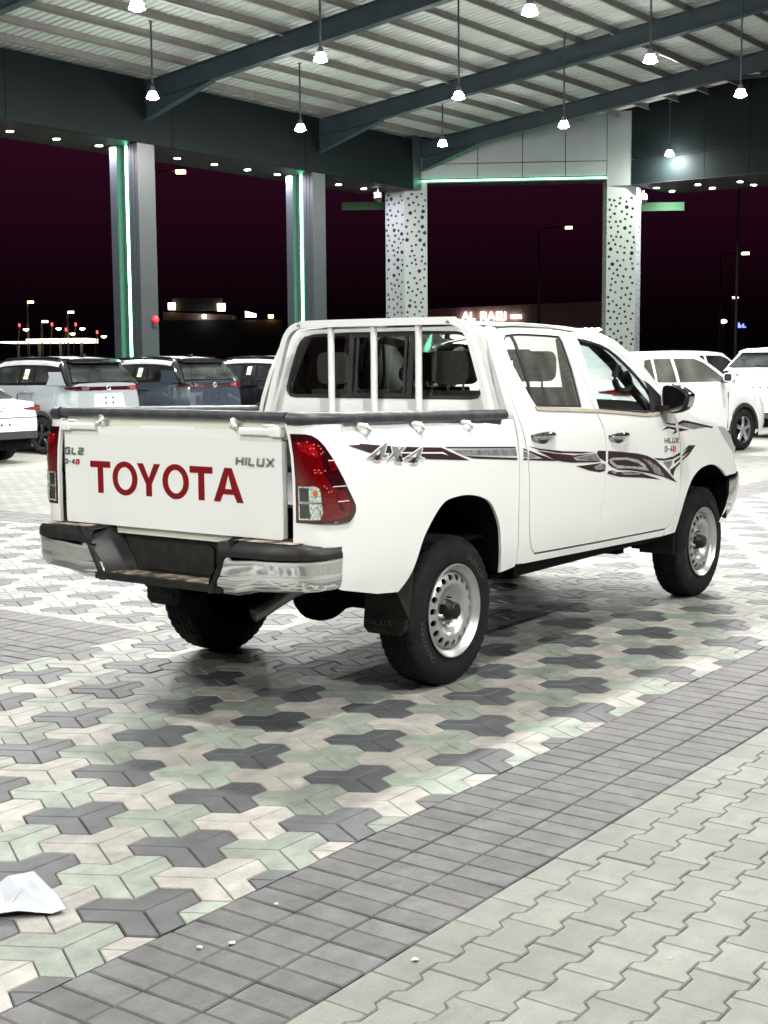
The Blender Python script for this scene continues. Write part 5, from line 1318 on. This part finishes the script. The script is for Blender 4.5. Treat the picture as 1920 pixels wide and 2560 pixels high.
    if tail == 'bar':
        z = zb-.065
        MB().hexa([(xb_(z)-.012, -hw*.80, z-.035), (xb_(z)+.05, -hw*.80, z-.035), (xb_(z)+.05, hw*.80, z-.035), (xb_(z)-.012, hw*.80, z-.035), (xb_(z)-.010, -hw*.80, z+.03), (xb_(z)+.05, -hw*.80, z+.03), (xb_(z)+.05, hw*.80, z+.03), (xb_(z)-.010, hw*.80, z+.03)]).build('light_bar', 'lens_dark', t)
        for s in (-1, 1):
            rows = []
            for k in range(9):
                x = xr+.0+.30*(k/8)**1.6; y = wx(x); q = s*(y*.985+.012); thick = lerp(.055, .012, k/8)
                thick *= .75; rows.append([(x+sh(x, z)-.012*(1-k/8), q, z-thick*.8), (x+sh(x, z)-.014*(1-k/8), q, z), (x+sh(x, z)-.012*(1-k/8), q, z+thick)])
            x0 = xb_(z)-.016
            rows = [[(x0, s*hw*.50, z-.012), (x0, s*hw*.50, z+.004), (x0, s*hw*.50, z+.018)], [(x0, s*hw*.62, z-.035), (x0, s*hw*.62, z+.005), (x0, s*hw*.62, z+.045)]]+rows
            MB().grid(rows).build('tail_lamp', 'lens_dark' if s > 0 else 'lens_red', t, 50)
        MB().lathe([(.030, 0), (.042, -.008), (.052, 0)], 0, 20, c=(xb_(z)-.016, 0, z+.005)).build('emblem', 'badge_chrome', t, 60)
        bm = fill2d([[(-.42, .62), (.42, .62), (.33, z-.10), (-.33, z-.10)]])
        for v in bm.verts: v.co = (xb_(v.co.z)-.006, v.co.x, v.co.z)
        flange(bm, lambda c: (.02, 0, 0)); pr2 = finish(bm, 'plate_recess', 'plate_grey' if paint == 'silver_blue' else paint, t, None)
        for yy, zz in ((-.09, z-.17), (.08, z-.17), (-.09, z-.26), (.08, z-.26)): MB().box((xb_(zz)-.012, yy-.018, zz-.018), (xb_(zz), yy+.018, zz+.018)).build('plate_clip', 'recess_dark', pr2)
        for s in (-1, 1): MB().rbox((xr+.05, min(s*hw*.90, s*hw*1.0), .60), (xr+.12, max(s*hw*.90, s*hw*.975), .72), .02, 0).build('reflector', 'cladding', t)
    elif tail == 'lamp':
        z = zb-.10
        for s in (-1, 1):
            rows = []
            for k in range(10):
                u = k/9; y = lerp(hw*.50, hw*.955, min(1, u*1.5)); x = xr-.012 if u < .66 else xr+.28*(u-.66)/.34
                if u >= .66: y = wx(x)*.99+.008
                th = lerp(.012, .075, min(1, u*1.3))
                rows.append([(x+sh(max(x, xr), z), s*y, z-th*.7), (x+sh(max(x, xr), z)-.008, s*y, z), (x+sh(max(x, xr), z), s*y, z+th*.8)])
            MB().grid(rows).build('tail_lamp', 'lens_red', t, 50)
        MB().lathe([(.040, 0), (.055, -.008), (.068, 0)], 0, 20, c=(xb_(z)-.012, 0, z+.02)).build('emblem', 'badge_chrome', t, 60)
        MB().box((xb_(z-.14)-.010, -hw*.82, z-.145), (xb_(z-.14)+.02, hw*.82, z-.135)).build('tailgate_gap', 'recess_dark', t)
        MB().box((xb_(.48)-.012, -hw*.80, .40), (xb_(.48)+.05, hw*.80, .52)).build('lower_bumper', 'cladding', t)
        for yy in (-.16, .0, .16): MB().box((xb_(z-.25)-.012, yy-.016, z-.265), (xb_(z-.25), yy+.016, z-.235)).build('plate_clip', 'recess_dark', t)
    for s in (-1, 1):
        # head lamps, handles, mirror, cladding, seams
        MB().hexa([(xf-.34, s*wx(xf-.34)*.985, .74), (xf-.12, s*wx(xf-.12)*.99, .74), (xf-.12, s*wx(xf-.12)*.90, .74), (xf-.34, s*wx(xf-.34)*.9, .74), (xf-.44, s*wx(xf-.42)*.975, .83), (xf-.22, s*wx(xf-.2)*.975, .80), (xf-.22, s*wx(xf-.2)*.9, .80), (xf-.44, s*wx(xf-.42)*.9, .83)]).build('headlamp', 'lens_head', t)
        for hx in (bp_-.02, cpx+.10): MB().rbox((hx-.22, min(s*(hw*.975), s*(hw*1.015)), zb-.135), (hx, max(s*(hw*.975), s*(hw*1.015)), zb-.105), .012, 1).build('door_handle', paint if paint != 'car_white' else 'chrome', t)
        MB().rbox((f0-.52, min(s*(hw+.03), s*(hw+.20)), zb+.02), (f0-.40, max(s*(hw+.03), s*(hw+.20)), zb+.17), .04, 0).build('door_mirror', paint, t, 40)
        MB().rbox((f0-.523, min(s*(hw+.045), s*(hw+.185)), zb+.035), (f0-.519, max(s*(hw+.045), s*(hw+.185)), zb+.155), .03, 0).build('mirror_glass', 'car_glass', t)
        MB().box((f0-.47, min(s*hw*.93, s*(hw+.06)), zb-.0), (f0-.42, max(s*hw*.93, s*(hw+.06)), zb+.05)).build('mirror_stalk', 'cladding', t)
        for sx in (bp_, cpx-.02, f0-.30):
            if sx > ax_r+Ra or sx > ax_r: MB().box((sx-.004, min(s*(hw*.985), s*(hw*1.0015)), max(z0(sx)+.10, .40)), (sx+.004, max(s*(hw*.985), s*(hw*1.0015)), zb-.16)).build('door_gap', 'recess_dark', t)
        if cladding:
            for a in (ax_r, ax_f):
                rows = []
                for k in range(17):
                    q = PI*k/16; rows.append([(a+rr*math.cos(q), s*yy, R+rr*math.sin(q)-.01) for rr, yy in ((Ra-.012, hw*.93), (Ra-.006, hw*1.004), (Ra+.055, hw*1.006), (Ra+.065, hw*.985))])
                MB().grid(rows).build('arch_cladding', 'cladding', t, 40)
            MB().box((ax_r+Ra, min(s*hw*.9, s*hw*1.004), .25), (ax_f-Ra, max(s*hw*.9, s*hw*1.004), .36)).build('sill_cladding', 'cladding', t)
        MB().tube([(r1+.15, s*(wroof*.93), zr-.012), (lerp(r1, f1, .5), s*(wroof*.95), zr+.02), (f1-.10, s*(wroof*.93), zr-.02)], .016, 6).build('roof_rail', 'car_black' if upper == 'car_black' else paint, t) if not sedan and tail != 'lamp' else None
    if antenna:
        MB().hexa([(r1+.18, -.03, zr), (r1+.36, -.02, zr+.005), (r1+.36, .02, zr+.005), (r1+.18, .03, zr), (r1+.17, -.008, zr+.065), (r1+.24, -.006, zr+.06), (r1+.24, .006, zr+.06), (r1+.17, .008, zr+.065)]).build('antenna_fin', paint if paint == 'car_white' else 'car_black', t)
    if sticker:
        x0 = bp_-.42
        for mm_, za_, zb2, xw in (('sticker_white', zl+.07, zt_-.03, .12), ('sticker_yellow', zl+.09, zl+.12, .10), ('sticker_green', zl+.13, zl+.15, .12)):
            q = .009 if mm_ == 'sticker_white' else .011
            for s in (1,): MB().add([(x0+.2, s*(wcab(za_)+q), za_), (x0+.2+xw, s*(wcab(za_)+q), za_), (x0+.2+xw, s*(wcab(zb2)+q), zb2), (x0+.2, s*(wcab(zb2)+q), zb2)], [(0, 1, 2, 3)]).build('window_sticker', mm_, t)
    for a in (ax_r, ax_f):
        for s in (-1, 1):
            w = empty('wheel', (a, s*(hw-.115), R), 0 if s < 0 else PI, parent=t)
            MB().lathe([(R*.64, -.10), (R*.68, -.112), (R*.85, -.115), (R*.96, -.10), (R, -.075), (R, .075), (R*.96, .10), (R*.8, .11)], 1, 36).build('tyre', 'rubber', w, 40)
            MB().lathe([(R*.66, -.100), (R*.62, -.095), (R*.60, -.05), (R*.58, .06)], 1, 32).build('rim', rimm, w, 40)
            MB().cyl((0, 0), R*.59, 1, -.02, .04, 28).build('brake_disc', 'under_black', w)
            for k in range(spokes):
                q = 2*PI*k/spokes+.3; b = MB(); c_1, s_1 = math.cos(q), math.sin(q)
                def PT(r, d, y): return (r*c_1-d*s_1, y, r*s_1+d*c_1)
                b.hexa([PT(.03, -.032, -.065), PT(R*.63, -.038, -.085), PT(R*.63, .038, -.085), PT(.03, .032, -.065), PT(.03, -.022, -.105), PT(R*.63, -.030, -.100), PT(R*.63, .030, -.100), PT(.03, .022, -.105)])
                b.build('spoke', rimm, w)
            MB().cyl((0, 0), .05, 1, -.112, -.06, 16).build('hub_cap', rimm, w)
    return t
H9 = PI/2
car('silver blue crossover with black roof, rear towards the pickup, left of the dark blue one', (11.32, 15.87, 0), H9, paint='silver_blue', upper='car_black', rimm='alloy_black', sticker=True)
car('dark slate blue crossover with black roof, between the silver and the black cars', (14.17, 15.95, 0), H9, paint='slate_blue', upper='car_black', rimm='alloy_black', sticker=True)
car('black crossover just left of the pickup cab guard', (17.15, 15.75, 0), H9, paint='black_paint', upper='car_black', rimm='alloy_black', sticker=True)
car('white sedan cut off by the left edge of the picture', (8.42, 15.45, 0), H9, L=4.6, Wd=1.78, H=1.44, wb=2.70, ro=1.0, R=.32, style='sedan', tail='lamp', cladding=False, zb=.98, antenna=False)
car('white estate crossover with grey wheel arches seen from its right side behind the pickup hood', (16.22, 5.555, 0), -.164, L=4.6, Wd=1.85, H=1.70, wb=2.69, ro=.97, R=.36, zb=1.18, tail='lamp', gm='car_glass_dusty')
car('white crossover seen from behind at the right edge of the picture', (23.17, 5.08, 0), -.164, L=4.7, Wd=1.86, H=1.81, wb=2.75, ro=.95, R=.36, tail='lamp', zb=1.36, antenna=False)
car('white car of which only the roof shows behind the other white crossovers', (24.6, 8.5, 0), -.164, L=4.6, Wd=1.86, H=1.76, wb=2.7, ro=.95, R=.36, zb=1.18, tail='lamp', antenna=False)

# ------------------------------------------------------------------ far background
def lamp_post(x, y, h, ax, ay, label, m_, head=.30, grp='street lamps', arm=True):
    """Pole with an arm reaching (ax, ay) to a lamp head."""
    t = empty('street_lamp', (x, y, 0), label=label, cat='street lamp', group=grp)
    MB().tube([(0, 0, 0), (0, 0, h-.25), (ax*.25, ay*.25, h-.10), (ax, ay, h)], [.11, .075, .06, .05], 8).build('pole', 'pole_dark', t)
    d = Vector((ax, ay, 0)); d = d.normalized() if d.length > .01 else Vector((1, 0, 0)); n_ = Vector((-d.y, d.x, 0)); c = Vector((ax, ay, h))
    p = [c-d*head*.2-n_*head*.35, c+d*head-n_*head*.35, c+d*head+n_*head*.35, c-d*head*.2+n_*head*.35]
    MB().hexa([tuple(q+Vector((0, 0, .0))) for q in p]+[tuple(q+Vector((0, 0, .10))) for q in p]).build('head', 'pole_dark', t)
    MB().hexa([tuple(q*1.0+Vector((0, 0, -head*.42))) for q in p]+[tuple(q+Vector((0, 0, -.01))) for q in p]).build('lens', m_, t)
    return t
lamp_post(38.0, 39.9, 9.97, .85, -1.15, 'orange street lamp just right of the left light pillar', 'street_orange', .34)
lamp_post(65.6, 35.7, 9.30, 1.0, -1.25, 'street lamp with a long arm between the perforated columns', 'street_warm', .32)
lamp_post(91.1, 34.9, 9.25, .9, -1.3, 'street lamp with an arm at the right edge of the picture', 'street_warm', .42)
lamp_post(130.0, 49.5, 7.8, .1, -.1, 'small low street lamp far off at the right edge', 'street_warm', .45)
tp_ = empty('flag_pole', (53.1, 18.7, 0), label='tall thin dark pole right of the right perforated column', cat='pole')
MB().tube([(0, 0, 0), (0, 0, 5), (0, 0, 8.98)], [.09, .07, .05], 8).build('pole', 'pole_dark', tp_)
for (x, y, h), lb, m_ in (((74.4, 91.9, 7.0), 'tall orange street lamp far off at the left edge', 'street_orange'), ((75.0, 90.8, 5.3), 'small far lamp second from the left above the lit forecourt', 'street_warm'), ((76.4, 89.0, 6.1), 'taller far lamp above the middle of the lit forecourt', 'street_warm')):
    lamp_post(x, y, h, .1, -.1, lb, m_, .42, 'far street lamps')
lf = empty('fuel_station', (75.0, 90.6, 0), label='far brightly lit forecourt band low at the left edge', cat='station')
dv = Vector((4.5, -6.1, 0)); dn = Vector((-dv.y, dv.x, 0)).normalized()
def q_(s, d, z): p = dv*(s-.5)+dn*d; return (p.x, p.y, z)
MB().hexa([q_(0, 0, 3.36), q_(1, 0, 3.36), q_(1, 5, 3.36), q_(0, 5, 3.36), q_(0, 0, 3.50), q_(1, 0, 3.50), q_(1, 5, 3.50), q_(0, 5, 3.50)]).build('soffit_light', 'lit_band', lf)
MB().hexa([q_(.3, -.05, 3.54), q_(1.0, -.05, 3.56), q_(1, 5, 3.56), q_(.3, 5, 3.54), q_(.3, -.05, 3.70), q_(1, -.05, 3.74), q_(1, 5, 3.74), q_(.3, 5, 3.70)]).build('fascia_light', 'lit_band', lf)
for k in range(4):
    p = q_(.12+.25*k, 2.5, 0); MB().cyl((p[0], p[1]), .12, 2, 0, 3.4, 8).build('post', 'pole_dark', lf)
for k, ((x, y, z), lb) in enumerate((((75.5, 90.0, 4.94), 'second'), ((76.7, 88.3, 4.92), 'third'), ((76.2, 89.0, 4.48), 'lower middle'), ((73.8, 92.3, 4.89), 'leftmost'), ((77.8, 86.8, 4.23), 'rightmost'))):
    t = empty('pump_totem', (x, y, 0), label='far post with a red light and a white lamp, %s over the lit forecourt' % lb, cat='light post', group='far light posts')
    MB().tube([(-.35, .45, 0), (0, 0, z)], .05, 6).build('post', 'pole_dark', t)
    MB().rbox((-.07, -.07, z-.12), (.07, .07, z+.16), .03).build('red_lamp', 'red_light', t)
    MB().lathe([(0, -.14), (.20, -.05), (.26, .06), (0, .10)], 2, 12, c=(.35, -.45, z-.38)).build('white_lamp', 'street_warm', t)
fb = empty('far_building', (91.5, 86.0, 0), label='far low building with two floodlit gables, seen between the light pillars', cat='building')
dv2 = Vector((5.4, -7.4, 0)); dn2 = Vector((-dv2.y, dv2.x, 0)).normalized()
def r_(s, d, z): p = dv2*(s-.5)+dn2*d; return (p.x, p.y, z)
def seg(s0, s1, z0_, z1_, d0=0, d1=5, z1b=None):
    z1b = z1_ if z1b is None else z1b
    return MB().hexa([r_(s0, d0, z0_), r_(s1, d0, z0_), r_(s1, d1, z0_), r_(s0, d1, z0_), r_(s0, d0, z1_), r_(s1, d0, z1b), r_(s1, d1, z1b), r_(s0, d1, z1_)])
seg(-.15, 1.25, 0, 5.55, 0.2).build('wall', 'shop_dark', fb)
seg(.0, .72, 5.56, 6.35, .1, 5, 6.0).build('roof', 'stone_pale', fb)
seg(.10, .62, 6.42, 7.65, .3, .6).build('sign_box', 'shop_dark', fb)
seg(.06, .13, 6.55, 7.2, -.05, .2).build('flood_lamp', 'street_warm', fb); seg(.57, .65, 6.40, 7.1, -.05, .2).build('flood_lamp', 'street_warm', fb)
seg(.86, .97, 5.80, 6.35, -.05, .2, 6.1).build('flood_lamp', 'street_warm', fb); seg(.42, .455, 5.70, 6.05, -.6, -.3).build('wall_lamp', 'bulb', fb)
seg(1.10, 1.15, 5.7, 6.0, -.1, .1).build('wall_lamp', 'street_orange', fb)

# the showroom over the way, with its lit name
sr = empty('showroom', (73.2, 41.7, 0), label='showroom with lit white name lettering and a row of bulbs beyond the cab roof', cat='building')
dv3 = Vector((6.9, -9.5, 0)).normalized(); dn3 = Vector((-dv3.y, dv3.x, 0))
if dn3.x < 0: dn3 = -dn3
def w_(s, d, z): p = dv3*s+dn3*d; return (p.x, p.y, z)
def wseg(s0, s1, z0_, z1_, d0, d1, z1b=None):
    z1b = z1_ if z1b is None else z1b
    return MB().hexa([w_(s0, d0, z0_), w_(s1, d0, z0_), w_(s1, d1, z0_), w_(s0, d1, z0_), w_(s0, d0, z1_), w_(s1, d0, z1b), w_(s1, d1, z1b), w_(s0, d1, z1_)])
wseg(-6.0, 6.2, 3.62, 4.93, 0, 6, 5.38).build('fascia', 'shop_wall', sr)
wseg(-6.0, 2.2, 0, 3.60, .1, 6).build('wall', 'shop_dark', sr)
wseg(2.3, 6.2, 0, 3.60, 2.0, 6).build('shop_front', 'shop_dark', sr)
wseg(2.6, 6.2, 2.6, 3.3, 1.9, 1.95).build('lit_window', 'shop_glow', sr)
wseg(4.30, 4.42, 0, 3.60, .4, .6).build('mullion', 'sign_white', sr)  # mullion's brightness put in as emission
for z in (2.75, 2.95, 3.15): wseg(4.5, 6.2, z, z+.05, 1.6, 1.65).build('shelf_line', 'pole_dark', sr)
for s in (2.85, 3.30, 3.80, 4.62, 5.02, 5.42, 5.82):
    p = w_(s, .25, 3.50); MB().lathe([(0, .16), (.12, .10), (.17, 0), (.12, -.10), (0, -.15)], 2, 10, c=p).build('bulb', 'bulb', sr)
GLY = {'A': [((0, 0), (.4, 1)), ((.4, 1), (.8, 0)), ((.18, .32), (.62, .32))], 'L': [((0, 1), (0, 0)), ((0, .06), (.5, .06))], 'R': [((0, 0), (0, 1)), ((0, .95), (.5, .95)), ((.55, .95), (.55, .5)), ((.5, .48), (0, .48)), ((.25, .45), (.6, 0))],
       'Q': [((.05, .05), (.05, .95)), ((0, .95), (.65, .95)), ((.65, .95), (.65, .05)), ((0, .05), (.65, .05)), ((.45, .25), (.75, -.05))], 'I': [((.05, 0), (.05, 1))],
       'c': [((.5, .8), (.05, .8)), ((.05, .8), (.05, 0)), ((.05, .05), (.5, .05))], 'a': [((.0, .8), (.5, .8)), ((.5, .8), (.5, 0)), ((.5, .05), (0, .05)), ((0, .05), (0, .45)), ((0, .42), (.5, .42))], 'r': [((0, 0), (0, .8)), ((0, .76), (.4, .76))], 's': [((.5, .8), (0, .8)), ((0, .8), (0, .42)), ((0, .42), (.5, .42)), ((.5, .42), (.5, 0)), ((.5, .04), (0, .04))]}
GW = {'A': .8, 'L': .5, 'R': .6, 'Q': .75, 'I': .1, 'c': .5, 'a': .5, 'r': .4, 's': .5, ' ': .25}
def sign_word(txt, s0, z0_, h, adv, st):
    x = s0
    for ch in txt:
        if ch != ' ':
            b = MB()
            for (x0, a0), (x1, a1) in GLY[ch]:
                p0 = Vector((x+x0*h*adv, z0_+a0*h)); p1 = Vector((x+x1*h*adv, z0_+a1*h)); d = (p1-p0).normalized(); nn = Vector((-d.y, d.x))*st/2
                q = [p0-nn-d*st*.3, p1-nn+d*st*.3, p1+nn+d*st*.3, p0+nn-d*st*.3]
                b.hexa([w_(p.x, -.08, p.y) for p in q]+[w_(p.x, -.2, p.y) for p in q])
            b.build('sign_letter', 'sign_white', sr)
        x += (GW[ch]+.28)*h*adv
sign_word('AL RAQI', -3.55, 4.20, .48, 1.08, .085)
sign_word('cars', -.35, 4.28, .24, 1.0, .055)
bs = empty('far_sign', (111.0, 40.9, 0), label='far small blue lit sign low at the right edge', cat='sign')
MB().tube([(0, 0, 0), (0, 0, 4.1)], .08, 6).build('post', 'pole_dark', bs)
for k, (s, z0_, z1_) in enumerate(((-.38, 4.2, 4.65), (-.22, 4.2, 4.45), (.02, 4.2, 4.55), (.20, 4.2, 4.32))):
    MB().box((s*.5-.02, -s*.8-.06, z0_), (s*.5+.06, -s*.8+.06, z1_)).build('sign_stroke', 'sign_blue', bs)
fl2 = empty('far_lamp', (110.0, 42.3, 0), label='far white lamp left of the small blue sign', cat='street lamp', group='far street lamps')
MB().tube([(0, 0, 0), (0, 0, 4.6)], .06, 6).build('pole', 'pole_dark', fl2); MB().lathe([(0, -.2), (.3, -.05), (.3, .1), (0, .2)], 2, 10, c=(0, 0, 4.75)).build('lens', 'street_warm', fl2)

# ------------------------------------------------------------------ litter
pv = [(-3.165, -1.305), (-3.05, -1.120), (-2.985, -1.118), (-2.892, -1.128), (-2.93, -1.24), (-2.985, -1.34), (-3.037, -1.445), (-3.075, -1.425), (-3.14, -1.358), (-3.22, -1.27)]
pc_ = Vector((-3.05, -1.27)); b = MB(); rows = []
for k, f in ((0, 0.0), (1, .35), (2, .7), (3, 1.0)):
    rows.append([(lerp(pc_.x, x, f), lerp(pc_.y, y, f), .004+.030*max(0, 1-abs(lerp(pc_.x, x, f)-lerp(pc_.y, y, f)*.35+2.60)/.11)*(1-f*.8)+.012*(1-f)+(.010*math.sin(i*2.1+f*3)+.010 if f > .9 else .012*math.sin(i*1.9+f*5))*f) for i, (x, y) in enumerate(pv+[pv[0]])])
b.grid(rows); ob = b.build('paper_scrap', 'paper', None, 25)
tag(ob, 'crumpled white sheet of paper lying on the paving at the left edge', 'paper')
for (x, y, r, lb) in ((-2.985, -1.93, .008, 'left of two white chips on the grey brick band'), (-2.915, -1.985, .009, 'right of two white chips on the grey brick band'), (-2.63, -1.905, .006, 'small white chip on the grey bricks above the two'), (-2.31, -3.02, .006, 'tiny white chip on the pale bone pavers at the right'), (-2.71, -2.46, .009, 'white chip at the edge of pale pavers near the bottom')):
    rr = random.Random(int(x*1000)); b = MB()
    b.lathe([(0, 0), (r, .001), (r*.9, r*.5), (r*.4, r*.75), (0, r*.7)], 2, 7, c=(0, 0, 0)); b.v = [(p[0]*rr.uniform(.6, 1.5), p[1]*rr.uniform(.6, 1.5), p[2]) for p in b.v]
    o = b.build('chip', 'chip'); o.location = (x, y, .001); tag(o, lb, 'chip', 'white chips on the paving')
